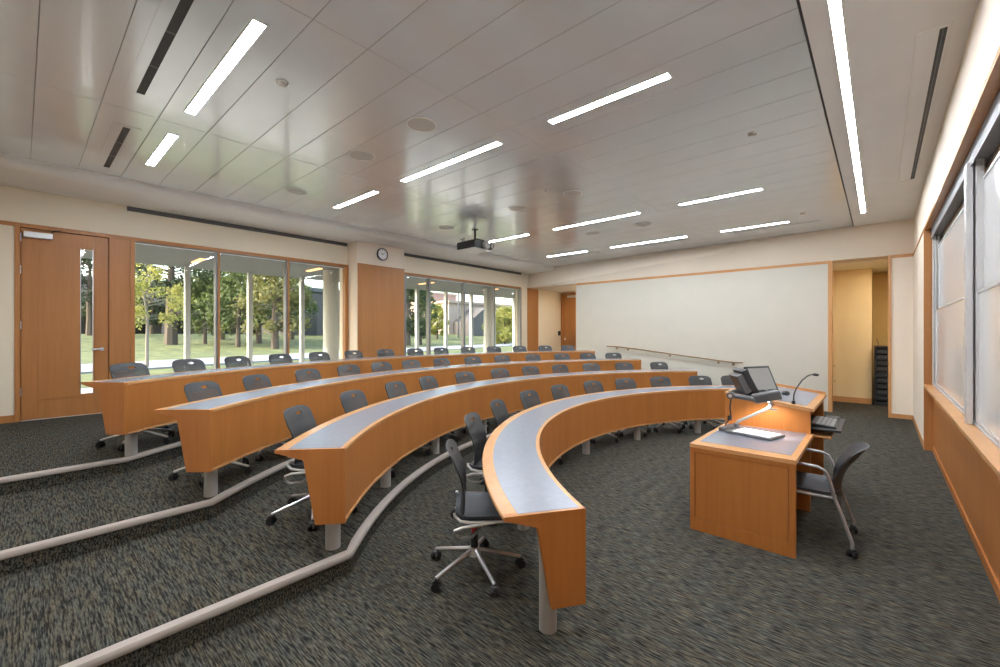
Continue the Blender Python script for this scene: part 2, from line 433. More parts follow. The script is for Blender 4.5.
# curved fascia + soffit strip along the window wall
prof = [(XL, ZS), (XL, ZC+.03), (-7.83, ZC+.03), (-7.83, ZC-.004)]
for i in range(9):
    t = i/8*PI/2
    prof.append((-7.86 - .16*(1-cos(t)) if False else -7.84 - .20*(1-cos(t)), ZC-.012 - .105*sin(t)))
prof.append((-8.4, ZS+.008))
mb = MB(); n = len(prof)
vs = [(x, YB, z) for x,z in prof] + [(x, YF+.14, z) for x,z in prof]
mb.add(vs, [tuple(range(n)), tuple(range(2*n-1,n-1,-1))] + [(i,n+i,n+(i+1)%n,(i+1)%n) for i in range(n)])
mb.build('window_soffit', M['gyp'], ceil, smooth=True, angle=30)
for (y0,y1) in ((1.12,4.84),(6.12,11.02)):
    MB().box(XL, XL+.012, y0, y1, ZS-.07, ZS+.004).build('shade_slot', M['slot2'], ceil)

# ------------------------------------------------------------------ window wall joinery
def window(name, y0, y1, muls, woodside):
    w = sroot(name, (XL, (y0+y1)/2, z3))
    zb, zt = z3+.06, ZT-.055
    MB().box(XL-.1, XL+.02, y0, y0+.055, z3, zt).build('jamb', M['wood_door' if woodside[0] else 'frame_dk'], w)
    MB().box(XL-.1, XL+.02, y1-.075, y1, z3, zt).build('jamb', M['wood_door' if woodside[1] else 'frame_dk'], w)
    MB().box(XL-.1, XL-.02, y0+.055, y1-.075, zt-.022, zt).build('head_rail', M['frame_dk'], w)
    MB().box(XL-.1, XL+.03, y0+.055, y1-.075, z3, zb).build('sill_rail', M['frame_dk'], w)
    edges = [y0+.055] + [v for m_ in muls for v in (m_-.035, m_+.035)] + [y1-.075]
    for m_ in muls:
        MB().box(XL-.12, XL+.005, m_-.03, m_+.03, zb, zt-.022).build('mullion', M['frame_dk'], w, bevel=.003)
        if woodside[0]: MB().box(XL+.005, XL+.03, m_+.002, m_+.03, zb, zt).build('wood_cover', M['wood_door'], w)
    for a, c in zip(edges[0::2], edges[1::2]):
        MB().box(XL-.06, XL-.052, a, c, zb, zt-.022).build('pane', M['glass'], w)
        MB().box(XL-.045, XL-.025, a, c, zt-.03, zt-.022).build('shade_hem', M['white'], w)
    return w
window('window_1', 1.16, 4.87, [2.355, 3.56], (True, True))
window('window_2', 6.37, 11.03, [7.19, 8.45, 9.72], (False, False))
# door_1
d = sroot('door_1', (XL, .45, z3))
ztd = ZT - .055
MB().box(XL-.14, XL+.02, -.05, 0., z3, ztd).box(XL-.14, XL+.02, .91, .95, z3, ztd).build('jamb', M['wood_door'], d, bevel=.002)
MB().box(XL-.12, XL+.005, .95, 1.16, z3, ztd).build('side_panel', M['wood_door'], d)
def leaf(bm, y0, y1, x0, x1, zb, zt, hole):
    hy0, hy1, hz0, hz1 = hole
    bm.box(x0,x1,y0,hy0,zb,zt).box(x0,x1,hy1,y1,zb,zt).box(x0,x1,hy0,hy1,zb,hz0).box(x0,x1,hy0,hy1,hz1,zt)
lf = leaf
mb = MB(); leaf(mb, .005, .905, XL-.065, XL-.015, z3+.008, ztd-.008, (.60,.73,z3+.32,2.91))
dl = mb.build('leaf', M['wood_door'], d)
# raised stiles and rails so that the grooves of the panel read
mb = MB(); mb.box(XL-.016, XL-.006, .008, .160, z3+.012, ztd-.012).box(XL-.016, XL-.006, .172, .585, .72, 2.925)
mb.box(XL-.016, XL-.006, .172, .745, z3+.012, .708).box(XL-.016, XL-.006, .172, .745, 2.937, ztd-.012).box(XL-.016, XL-.006, .757, .902, z3+.012, ztd-.012)
mb.build('stiles', M['wood_door'], dl)
MB().box(XL-.11, XL-.066, -.01, .03, z3, ztd).box(XL-.11, XL-.066, .88, .92, z3, ztd).box(XL-.11, XL-.066, -.01, .92, ztd-.03, ztd+.01).build('door_stop', M['wood_door'], d)
MB().box(XL-.045, XL-.037, .60, .73, z3+.32, 2.91).build('pane', M['glass'], dl)
MB().box(XL-.018, XL-.003, .594, .602, z3+.312, 2.918).box(XL-.018, XL-.003, .728, .736, z3+.312, 2.918).build('glazing_bead', M['alu'], dl)
MB().cyl((XL-.01,.83,z3+.98),(1,0,0),.028,.012,16).cyl((XL-.01,.83,z3+.98),(1,0,0),.011,.06,10).tube([(XL+.05,.83,z3+.98),(XL+.052,.76,z3+.98),(XL+.05,.71,z3+.978)],.010,8).build('handle', M['alu'], dl, smooth=True)
for zz in (.35, 1.28, 2.05, 2.5):
    MB().cyl((XL+.006,.0,z3+zz),(0,0,1),.012,.11,10).build('hinge', M['alu'], dl, smooth=True)
c = MB().box(XL-.01, XL+.055, .03, .31, ztd-.135, ztd-.055).build('closer', M['alu_light'], d, bevel=.006)
MB().tube([(XL+.03,.30,ztd-.03),(XL+.10,.34,ztd-.012),(XL+.03,.38,ztd+.005)],.009,8).build('arm', M['greymetal'], c)
# door_2, in the vestibule
d2 = sroot('door_2', (-8.2, 13.4, z3))
MB().box(-8.86, -8.79, 13.36, 13.42, z3, ZT-.05).box(-7.86,-7.80,13.36,13.42,z3,ZT-.05).box(-8.79,-7.86,13.36,13.42,ZT-.10,ZT-.05).build('jamb', M['wood_door'], d2)
l2 = MB().box(-8.785, -7.865, 13.375, 13.40, z3+.008, ZT-.105).build('leaf', M['wood_door'], d2)
MB().box(-8.70, -7.95, 13.31, 13.335, z3+.98, z3+.98).box(-8.69,-8.66,13.33,13.376,z3+.99,z3+1.05).box(-8.0,-7.97,13.33,13.376,z3+.99,z3+1.05).build('push_bar', M['alu_light'], l2)
MB().box(-8.55, -8.2, 13.30, 13.374, ZT-.22, ZT-.14).build('closer', M['alu_light'], d2, bevel=.006)
tag(MB().box(XL, XL+.03, 13.19, 13.33, 1.58, 1.74).build('card_reader', M['black'], bevel=.006), 'small black card reader on the cream wall by the far corner door', 'card reader')

# ------------------------------------------------------------------ ceiling fittings
ORD = ['first','second','third','fourth','fifth','sixth','seventh','eighth','ninth','tenth','eleventh','twelfth','thirteenth','fourteenth']
def ceiling_light(x0, x1, y, label):
    t = thing('ceiling_light', ((x0+x1)/2, y, ZC), label, 'ceiling light', 'recessed linear lights in the metal ceiling')
    w = .040; zz = ZC - .006
    mb = MB(); mb.box(x0-.012,x1+.012,y-w-.012,y-w,zz,ZC-.0005).box(x0-.012,x1+.012,y+w,y+w+.012,zz,ZC-.0005).box(x0-.012,x0,y-w,y+w,zz,ZC-.0005).box(x1,x1+.012,y-w,y+w,zz,ZC-.0005)
    mb.build('frame', M['white'], t)
    MB().box(x0,x1,y-w,y+w,ZC-.004,ZC-.0005).build('diffuser', M['lamp'], t)
names_x = ['by the window side', 'in the middle', 'nearest the whiteboard ledge wall']
XSP = [(-6.95,-5.70),(-5.02,-3.20),(-2.50,-1.31)]
rows_y = [(1.10,'in the ceiling row nearest the camera'),(3.585,'in the second ceiling row'),(7.32,'in the third ceiling row'),(9.81,'in the ceiling row closest to the far wall')]
for ry,(yy,rn) in enumerate(rows_y):
    for cx,(xa,xb) in enumerate(XSP):
        if ry == 0 and cx == 2: pass
        ceiling_light(xa, xb, yy, ('short ' if cx != 1 else 'long ') + 'white linear light ' + rn + ', ' + ['window end','middle','right end'][cx])
st = thing('strip_light', (-.22, 5.5, ZC), 'long continuous white light strip in the ceiling along the right wall', 'strip light')
MB().box(-.262,-.25,.6,9.95,ZC-.01,ZC-.002).box(-.19,-.178,.6,9.95,ZC-.01,ZC-.002).box(-.25,-.19,.6,.612,ZC-.01,ZC-.002).box(-.25,-.19,9.938,9.95,ZC-.01,ZC-.002).build('frame', M['white'], st)
for k in range(8):
    ya = .612 + k*(9.326/8)
    MB().box(-.25,-.19,ya+.004,ya+9.326/8-.004,ZC-.006,ZC-.002).build('diffuser', M['strip'], st)

def slot_diffuser(x0,x1,y,label,w=.03):
    t = thing('slot_diffuser', ((x0+x1)/2,y,ZC), label, 'air vent', 'dark linear air slots in the ceiling')
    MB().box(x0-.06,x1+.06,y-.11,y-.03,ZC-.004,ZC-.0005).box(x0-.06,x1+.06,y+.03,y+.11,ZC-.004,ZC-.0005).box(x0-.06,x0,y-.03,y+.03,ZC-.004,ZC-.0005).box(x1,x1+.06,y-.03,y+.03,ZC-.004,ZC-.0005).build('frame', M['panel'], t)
    MB().box(x0,x1,y-w,y+w,ZC-.002,ZC-.0005).build('slot', M['darkslot'], t)
    n = 3
    for k in range(1,n):
        xx = x0+(x1-x0)*k/n
        MB().box(xx-.012,xx+.012,y-.028,y+.028,ZC-.0035,ZC-.0015).build('damper', M['greymetal'], t)
slot_diffuser(-4.95,-3.2,.715,'long dark air slot in the ceiling left of the nearest big light')
slot_diffuser(-7.47,-5.87,.74,'dark air slot in the ceiling above the wooden door')
for xa,xb,lb in ((-2.33,-.85,'rightmost dark air slot close to the far wall ceiling edge'),(-4.76,-3.29,'dark air slot beside the middle light close to the far wall'),(-6.9,-5.5,'dark air slot beside the window end light close to the far wall')):
    t = thing('slot_diffuser', ((xa+xb)/2,10.1,ZC), lb, 'air vent', 'dark linear air slots in the ceiling')
    MB().box(xa,xb,10.08,10.12,ZC-.003,ZC-.0005).build('slot', M['darkslot'], t)
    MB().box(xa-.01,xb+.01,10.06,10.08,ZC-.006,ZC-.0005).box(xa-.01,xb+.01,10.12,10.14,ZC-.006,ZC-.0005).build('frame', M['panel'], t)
t = thing('air_grille', (.28,6.25,ZC), 'white framed air grille with one black slot beside the right wall', 'air vent')
z0, z1 = ZC-.014, ZC-.002
MB().box(.195,.215,4.27,8.25,z0,z1).box(.37,.385,4.27,8.25,z0,z1).box(.215,.37,4.27,4.29,z0,z1).box(.215,.37,8.23,8.25,z0,z1).build('frame', M['white'], t)
MB().box(.215,.315,4.29,8.23,ZC-.008,z1).build('blade', M['gyp'], t)
MB().box(.355,.37,4.29,8.23,ZC-.008,z1).build('blade', M['gyp'], t)
MB().box(.315,.355,4.29,8.23,ZC-.004,z1).build('slot', M['darkslot'], t)
MB().box(.332,.338,4.29,8.23,ZC-.009,ZC-.004).build('bar', M['greymetal'], t)

spk = [(-3.52,2.74,.155,'largest looking round speaker grille in the near ceiling'),(-4.67,2.74,.155,'round ceiling speaker just left of the largest looking one'),
       (-6.58,2.78,.15,'round ceiling speaker nearest the left window soffit'),(-4.64,5.68,.15,'round ceiling speaker right of the projector, darker rimmed'),
       (-6.56,5.73,.15,'round ceiling speaker left of the projector'),(-3.52,5.63,.15,'round ceiling speaker in mid ceiling between the long lights'),
       (-4.61,8.15,.15,'round ceiling speaker toward the far wall, left of a pair'),(-3.48,8.14,.15,'round ceiling speaker toward the far wall, right of a pair')]
for x,yy,r,lb in spk:
    t = thing('ceiling_speaker', (x,yy,ZC), lb, 'ceiling speaker', 'round ceiling speakers')
    mb = MB(); N = 32
    vs = []; 
    for rr,zz in ((r,ZC-.0005),(r,ZC-.010),(r-.012,ZC-.010),(r-.012,ZC-.004)):
        vs += [(x+rr*cos(2*PI*k/N), yy+rr*sin(2*PI*k/N), zz) for k in range(N)]
    fs = [(i*N+k,i*N+(k+1)%N,(i+1)*N+(k+1)%N,(i+1)*N+k) for i in range(3) for k in range(N)]
    mb.add(vs, fs).build('rim', M['white'], t, smooth=True, angle=30)
    MB().cyl((x,yy,ZC-.006),(0,0,1),r-.012,.005,32).build('grille', M['offwhite'], t)
for x,yy,r,lb in ((-3.82,1.49,.05,'small round white detector near the big left ceiling light'),(-1.02,5.23,.05,'small round white detector on the ceiling right of centre'),(-1.03,9.3,.05,'small round white detector close to the far right ceiling corner'),(-3.74,5.24,.03,'tiny round ceiling sensor beside the mid ceiling speaker')):
    t = thing('smoke_detector', (x,yy,ZC), lb, 'detector', 'small ceiling detectors')
    MB().tube([(x,yy,ZC-.0005),(x,yy,ZC-.014)],[r,r],24).build('base', M['white'], t, smooth=True)
    MB().tube([(x,yy,ZC-.014),(x,yy,ZC-.026),(x,yy,ZC-.03)],[r*.85,r*.75,r*.4],24).build('cap', M['offwhite'], t, smooth=True)

# projector
px, py = -6.25, 6.25
pr = thing('projector', (px,py,ZC), 'black projector with white underside hanging from the metal ceiling', 'projector')
MB().cyl((px,py,ZC-.012),(0,0,1),.07,.0115,20).cyl((px,py,3.57),(0,0,1),.022,.22,12).build('pole', M['black'], pr, smooth=True)
MB().box(px-.17,px+.17,py-.10,py+.10,3.525,3.575).box(px-.20,px-.16,py-.04,py+.04,3.49,3.55).box(px+.16,px+.20,py-.04,py+.04,3.49,3.55).build('bracket', M['black'], pr, bevel=.004)
MB().box(px-.28,px+.24,py-.26,py+.26,3.37,3.525).build('body', M['black'], pr, bevel=.02)
MB().box(px-.27,px+.23,py-.25,py+.25,3.352,3.372).build('underside', M['white'], pr, bevel=.004)
MB().tube([(px+.24,py+.05,3.45),(px+.30,py+.05,3.45),(px+.31,py+.05,3.45)],[.085,.08,.06],24).build('lens', M['leg'], pr, smooth=True)
MB().tube([(px-.22,py-.16,3.52),(px-.22,py-.16,3.61)],.008,8).tube([(px-.12,py-.2,3.52),(px-.12,py-.2,3.61)],.010,8).tube([(px-.27,py-.16,3.605),(px-.19,py-.16,3.605)],.006,8).build('antenna', M['black'], pr)
mb = MB(); pts = []
for k in range(15):
    a = k/14*PI; pts.append((px+.24+.10*sin(a), py+.20, 3.45+.07*cos(a)))
mb.tube(pts,.008,8).build('cable', M['greymetal'], pr, smooth=True)

# clock
cy_, cz_ = 5.483, 3.452
ck = thing('wall_clock', (-8.48,cy_,cz_), 'round black rimmed wall clock above the wooden pier', 'clock')
N = 36; r = .140
vs = []
for rr,xx in ((r,-8.479),(r,-8.445),(r-.006,-8.438),(r-.018,-8.438),(r-.020,-8.452)):
    vs += [(xx, cy_+rr*cos(2*PI*k/N), cz_+rr*sin(2*PI*k/N)) for k in range(N)]
MB().add(vs,[(i*N+k,i*N+(k+1)%N,(i+1)*N+(k+1)%N,(i+1)*N+k) for i in range(4) for k in range(N)]).build('rim', M['black'], ck, smooth=True)
MB().cyl((-8.476,cy_,cz_),(1,0,0),r-.019,.02,36).build('face', M['paper'], ck)
mb = MB()
for k in range(12):
    a = k*PI/6; l = .022 if k%3 else .032
    d1, d2_ = .108, .108-l
    sy, sz = sin(a), cos(a); w = .0035
    p = [(cy_+sy*d1-sz*w, cz_+sz*d1+sy*w),(cy_+sy*d1+sz*w, cz_+sz*d1-sy*w),(cy_+sy*d2_+sz*w, cz_+sz*d2_-sy*w),(cy_+sy*d2_-sz*w, cz_+sz*d2_+sy*w)]
    mb.hexa([(-8.456,*q) for q in p]+[(-8.4545,*q) for q in p])
mb.build('hour_marks', M['black'], ck)
for ang,l,w in ((305,.060,.006),(60,.088,.0045)):
    a = math.radians(ang); sy, sz = sin(a), cos(a)
    p = [(cy_-sy*.02-sz*w,cz_-sz*.02+sy*w),(cy_-sy*.02+sz*w,cz_-sz*.02-sy*w),(cy_+sy*l+sz*w*.5,cz_+sz*l-sy*w*.5),(cy_+sy*l-sz*w*.5,cz_+sz*l+sy*w*.5)]
    MB().hexa([(-8.4535,*q) for q in p]+[(-8.452,*q) for q in p]).build('hand', M['black'], ck)

# handrail on the far wall
hr = thing('handrail', (-4.2,YF,1.1), 'thin bronze handrail sloping down along the white far wall', 'handrail')
yr = YF-.075
MB().tube([(-5.9,yr,1.285),(-5.6,yr,1.28),(-5.35,yr,1.26),(-2.85,yr,.985),(-2.6,yr,.965),(-2.40,yr,.963)],.017,10).build('rail', M['bronze'], hr, smooth=True)
for xx,zz in ((-5.62,1.28),(-5.28,1.252),(-4.12,1.125),(-2.95,.995),(-2.62,.965)):
    MB().tube([(xx,yr,zz-.015),(xx,yr+.01,zz-.05),(xx,YF-.012,zz-.055)],.008,8).cyl((xx,YF-.012,zz-.055),(0,1,0),.03,.0115,14).build('bracket', M['bronze'], hr, smooth=True)

# ------------------------------------------------------------------ curved desks
CD = [(.96,5.17),(.88,5.32),(1.01,5.42),(1.14,5.66)]
RF = [3.84,5.25,6.66,8.20]
CUR = [1.02,5.38]
def pol(r, a): return (CUR[0]+r*cos(a), CUR[1]+r*sin(a))
def arcpath(R, a0, a1, step=.025):
    n = max(2, int(abs(a1-a0)/step)+1)
    return [(pol(R, a0+(a1-a0)*i/n), (cos(a0+(a1-a0)*i/n), sin(a0+(a1-a0)*i/n))) for i in range(n+1)]
ENDS = [((-1.16,1.95),(-1.16,8.39)), ((-2.69,1.44),(-2.80,9.15)), ((-4.04,1.01),(-4.15,9.62)), ((-5.34,.67),(-5.60,10.15))]
DLAB = ['front curved wooden desk row with grey inlay, nearest the lectern','second curved wooden desk row, standing on the lowest step','third curved wooden desk row, in front of the window row','back curved wooden desk row, highest, along the windows']
LEGN = [7, 8, 9, 10]
for k in range(4):
    R = RF[k]; z0 = ST*k; z = z0 + (.0,.006,.016,.012)[k]; CUR[:] = CD[k]
    (xa,ya),(xb,yb) = ENDS[k]
    a0 = math.atan2(ya-CUR[1], xa-CUR[0]) % (2*PI); a1 = math.atan2(yb-CUR[1], xb-CUR[0]) % (2*PI)
    mid = pol(R, (a0+a1)/2)
    a0 += (.01,.045,.05,.0)[k]/R
    D = thing('curved_desk', (mid[0],mid[1],z0), DLAB[k], 'desk', 'curved tiered desk rows')
    e = .03/R
    # top slab with tapering overhang
    MB().sweep([(0,z+.715),(0,z+.738),(.004,z+.741),(.441,z+.741),(.445,z+.737),(.445,z+.722),(.27,z+.672),(.02,z+.672),(.02,z+.715)], arcpath(R,a0-.034/R,a1+.034/R)).build('desktop', M['wood_rim'], D, smooth=True, angle=30)
    MB().sweep([(.03,z+.7405),(.03,z+.7425),(.365,z+.7425),(.365,z+.7405)], arcpath(R,a0-.020/R,a1+.020/R)).build('inlay', M['inlay'], D, smooth=True, angle=30)
    # end panels
    for (aa, sg) in ((a0,-1),(a1,1)):
        pr_ = [(0.,z+.243),(.0,z+.738),(.004,z+.741),(.441,z+.741),(.445,z+.737),(.445,z+.722),(.265,z+.668),(.19,z+.243)]
        MB().sweep(pr_, arcpath(R, aa, aa+sg*.034/R, .05)).build('end_panel', M['wood'], D, bevel=.0015)
    # front panels between stiles
    s0, s1 = a0-.036/R, a1+.036/R
    n = max(3, round(abs(s1-s0)*R/1.25)); da = (s1-s0)/n
    for i in range(n):
        aa, bb = s0+da*i, s0+da*(i+1); gp = -.004/R
        MB().sweep([(.007,z+.265),(.007,z+.711),(.026,z+.711),(.026,z+.265)], arcpath(R,aa-gp,bb+gp)).build('front_panel', M['wood'], D, smooth=True, angle=30)
    MB().sweep([(0,z+.243),(0,z+.262),(.034,z+.262),(.034,z+.243)], arcpath(R,s0,s1)).build('bottom_rail', M['wood_rim'], D, smooth=True, angle=30)
    n = LEGN[k]
    for i in range(n):
        off = .20/R
        aa = (a0-off) + (a1+off-(a0-off))*i/(n-1)
        x,y = pol(R+.135, aa)
        MB().cyl((x,y,z0),(0,0,1),.05,z-z0+.674,24).build('leg', M['leg'], D, smooth=True)

# ------------------------------------------------------------------ swivel chair
def shell_back(mat, name, parent, zlo=.43, zhi=.89, hw=.208, lean=0, y0=-.09, cup=.55):
    """perforated backrest with a hand hole; local frame: faces +y"""
    NX, NZ = 26, 26; th = .011
    def wid(v):
        w = hw*(.86 + .14*min(1, v/.75))
        if v > .87:
            q = (v-.87)/.13; w *= (1 - .19*q**2.4)
        if v < .12:
            q = (.12-v)/.12; w *= (1 - .22*q**2)
        return w
    def prof(v):       # fore-aft line of the shell
        return y0 - .05*v - .045*max(0,(v-.55)/.45)**2 - lean*v + .028*sin(PI*min(1,v/.75))
    P = {}
    cx, cz, ra, rb = -.045, zhi-.055, .044, .015
    verts = []; uvs = []; rims = []
    for j in range(NZ+1):
        v = 1-(1-j/NZ)**1.35
        w = wid(v); z = zlo + (zhi-zlo)*v
        for i in range(NX+1):
            t = -1+2*i/NX; x = w*t
            zz = z - (.014*abs(t)**3.5 if v > .8 else .014*abs(t)**3.5*max(0,(v-.5)/.3)**2)
            verts.append((x, zz))
    def zi(i,j): return j*(NX+1)+i
    dead = set(); 
    for j in range(NZ):
        for i in range(NX):
            q = [verts[zi(i,j)],verts[zi(i+1,j)],verts[zi(i+1,j+1)],verts[zi(i,j+1)]]
            mx_, mz_ = sum(a for a,_ in q)/4, sum(a for _,a in q)/4
            if ((mx_-cx)/ra)**2+((mz_-cz)/rb)**2 < 1: dead.add((i,j))
    # snap the rim of the hole to an ellipse
    touch = {}
    for (i,j) in dead:
        for a,b_ in ((i,j),(i+1,j),(i+1,j+1),(i,j+1)): touch[zi(a,b_)] = touch.get(zi(a,b_),0)+1
    for q,c in touch.items():
        if c < 4:
            x,z = verts[q]; l = math.hypot((x-cx)/ra,(z-cz)/rb) or 1
            verts[q] = (cx+(x-cx)/l, cz+(z-cz)/l)
    faces = [(zi(i,j),zi(i+1,j),zi(i+1,j+1),zi(i,j+1)) for j in range(NZ) for i in range(NX) if (i,j) not in dead]
    n = len(verts); V = []
    for (x,z) in verts:
        v = (z-zlo)/(zhi-zlo); V.append((x, prof(v) + cup*x*x, z))
    V2 = [(x,y-th,z) for x,y,z in V]
    F = [tuple(f) for f in faces] + [tuple(n+i for i in reversed(f)) for f in faces]
    cnt = {}
    for f in faces:
        for a,b_ in zip(f, f[1:]+f[:1]):
            cnt[(a,b_)] = 1
    for (a,b_) in list(cnt):
        if (b_,a) not in cnt: F.append((b_,a,n+a,n+b_))
    me = bpy.data.meshes.new(name); me.from_pydata(V+V2, [], F); me.materials.append(mat)
    u1 = me.uv_layers.new(name='UVMap'); u2 = me.uv_layers.new(name='Rim')
    for lp in me.loops:
        x,y,z = me.vertices[lp.vertex_index].co
        u1.data[lp.index].uv = (x, z)
        v = max(0,min(1,(z-zlo)/(zhi-zlo)))
        rim = min(wid(v)-abs(x), zhi-z-.03*abs(x/hw)**3.5, z-zlo)
        e = math.hypot((x-cx)/(ra+.02),(z-cz)/(rb+.02))
        if e < 1: rim = 0
        if z > zhi-.085: rim = min(rim, .02)
        u2.data[lp.index].uv = (rim, 0)
    me.polygons.foreach_set('use_smooth',[True]*len(me.polygons))
    try: me.set_sharp_from_angle(angle=math.radians(50))
    except Exception: pass
    o = bpy.data.objects.new(name, me); COL.objects.link(o); o.parent = parent
    return o
def shell_seat(mat, parent, z=.455, hw=.215, y0=-.17, y1=.25):
    NX, NY = 14, 16; V = []
    for j in range(NY+1):
        t = j/NY; y = y0+(y1-y0)*t
        w = hw*(1-.30*max(0,(.14-t)/.14)**2 - .16*max(0,(t-.86)/.14)**2)
        for i in range(NX+1):
            s = -1+2*i/NX
            zz = z + .012*abs(s)**3 - .012*(1-s*s) - .030*max(0,(t-.72)/.28)**2 + .012*max(0,(.2-t)/.2)
            V.append((w*s, y, zz))
    n = len(V); zi = lambda i,j: j*(NX+1)+i
    F = [(zi(i,j),zi(i+1,j),zi(i+1,j+1),zi(i,j+1)) for j in range(NY) for i in range(NX)]
    V2 = [(x,y,zz-.018) for x,y,zz in V]
    G = F + [tuple(n+i for i in reversed(f)) for f in F]
    es = set((a,b) for f in F for a,b in zip(f,f[1:]+f[:1]))
    for a,b in es:
        if (b,a) not in es: G.append((b,a,n+a,n+b))
    return MB().add(V+V2, G).build('seat', mat, parent, smooth=True, angle=50)
def caster(mb, x, y, a, r=.029):
    dx, dy = cos(a), sin(a)
    for s in (-1,1):
        c = (x+dx*.006*s + dx*(.012 if s>0 else -.012)-dx*.010, y+dy*.006*s + dy*(.012 if s>0 else -.012)-dy*.010, r)
        mb.cyl(c,(dx,dy,0),r,.020,16)
    mb.tube([(x,y,r+.012),(x,y,.075)],.009,8).tube([(x-dx*.02,y-dy*.02,r+.02),(x+dx*.02,y+dy*.02,r+.02)],.022,10)
    return mb
def make_chair():
    c = thing('swivel_chair', (0,0,0), 'x', 'chair')
    shell_back(M['perf'], 'backrest', c)
    shell_seat(M['seatmat'], c, y0=-.13, y1=.30)
    for s in (-1,1):
        pts = [(s*.205,.20,.425),(s*.213,.10,.428),(s*.215,-.10,.43),(s*.212,-.165,.438),(s*.200,-.200,.465),(s*.190,-.205,.485)]
        pts2 = [(s*.213,.06,.425),(s*.228,-.06,.415),(s*.232,-.15,.405),(s*.230,-.20,.385),(s*.225,-.205,.35),(s*.215,-.17,.325),(s*.19,-.09,.325),(s*.12,-.03,.36),(s*.05,0,.385)]
        pts = [(a_,b_+.075,c_) for a_,b_,c_ in pts]; pts2 = [(a_,b_+.075,c_) for a_,b_,c_ in pts2]
        MB().tube(pts,.0105,8).tube(pts2,.0105,8).build('frame', M['chrome'], c, smooth=True)
    MB().box(-.085,.085,-.10,.11,.375,.432).build('mechanism', M['black'], c, bevel=.012)
    col = MB().tube([(0,0,.15),(0,0,.26)],.026,14).tube([(0,0,.26),(0,0,.38)],.015,12).build('column', M['black'], c, smooth=True)
    MB().tube([(0,0,.262),(0,0,.305)],.021,14).build('ring', M['red'], col, smooth=True)
    MB().tube([(0,0,.115),(0,0,.17)],[.045,.034],16).build('hub', M['chrome'], c, smooth=True)
    for k in range(5):
        a = k*2*PI/5 + math.radians(23)
        x,y = .325*cos(a), .325*sin(a)
        MB().tube([(.03*cos(a),.03*sin(a),.150),(.16*cos(a),.16*sin(a),.118),(.30*cos(a),.30*sin(a),.084),(x,y,.076)],[.0165,.0145,.0125,.012],8).build('leg', M['chrome'], c, smooth=True)
        caster(MB(), x, y, a+1.1+k*.7).build('caster', M['black'], c, smooth=True, angle=35)
    return c
chair0 = make_chair()
CPX = {1:[455,475,497.5,526,557.5,591,623,658.6,698,731],2:[299,350,392.5,426,462.3,498,529,559,590,622.5,658.5],
 3:[201,255.5,305,346,379.5,409.5,440,471,501,532,561,587,612],4:[126,185,236,278,317,352,384,413.5,440,467,493,518.5,544.5,567.5]}
# bearings (degrees round the desks' centre) measured for each chair along the rows
ANG = [[225.0, 211.5, 200.4, 189.1, 178.7, 168.3, 158.9, 149.1, 139.1, 131.2], [219.8, 210.2, 201.4, 194.1, 185.7, 177.2, 169.6, 162.3, 154.8, 147.1, 139.0], [215.5, 209.7, 203.2, 197.1, 191.6, 186.2, 180.3, 174.1, 167.9, 161.3, 155.1, 149.5, 144.2], [213.3, 208.6, 203.8, 199.0, 194.0, 189.0, 184.0, 179.0, 174.3, 169.3, 164.4, 159.3, 154.2, 149.6]]
RNAME = ['front desk row','second desk row','third desk row','back desk row by the windows']
idx = 0
for row in range(4):
    A_ = ANG[row]
    for i, deg in enumerate(A_):
        a = math.radians(deg)
        o = chair0 if idx == 0 else copy_tree(chair0)
        rr = RF[row] + .50
        o.location = (CD[row][0]+rr*cos(a), CD[row][1]+rr*sin(a), ST*row)
        jit = random.uniform(-.09,.09) * (0 if i == 0 else 1)
        o.rotation_euler = (0,0,a + PI/2 + jit)
        o['_rot'] = 0
        n = len(A_)
        if i == 0: pos = 'at the left end of the '
        elif i == n-1: pos = 'at the far end of the '
        elif i < n/2: pos = ORD[i] + ' from left, '
        else: pos = ORD[n-1-i] + ' from far end, '
        o['label'] = 'dark grey swivel chair ' + pos + RNAME[row]
        o['category'] = 'chair'; o['group'] = 'swivel chairs at the ' + RNAME[row]
        idx += 1

# ------------------------------------------------------------------ lectern
lx0, lx1 = -1.20, -.46; ly0, ly1, ly2 = 3.77, 4.86, 6.12
ld = thing('lectern_desk', ((lx0+lx1)/2, 4.9, 0), 'wooden instructor desk with raised sloping lectern end and grey inlays', 'lectern')
# low wing : front panel with frame, outer side panel, top
MB().box(lx0,lx0+.035,ly0,ly0+.03,0,.69).box(lx1-.045,lx1,ly0,ly0+.03,0,.69).box(lx0+.035,lx1-.045,ly0,ly0+.03,0,.10).box(lx0+.035,lx1-.045,ly0,ly0+.03,.655,.69).build('front_frame', M['wood'], ld)
MB().box(lx0+.039,lx1-.049,ly0+.006,ly0+.028,.104,.651).build('front_panel', M['wood'], ld)
MB().box(lx0,lx0+.03,ly0+.03,ly1,0,.69).build('side_panel', M['wood'], ld)
MB().box(lx0-.004,lx1+.004,ly0-.004,ly1,.69,.722).build('low_top', M['wood_rim'], ld, bevel=.002)
MB().box(lx0+.04,lx1-.045,ly0+.13,ly1-.012,.7215,.7235).build('low_inlay', M['inlay'], ld)
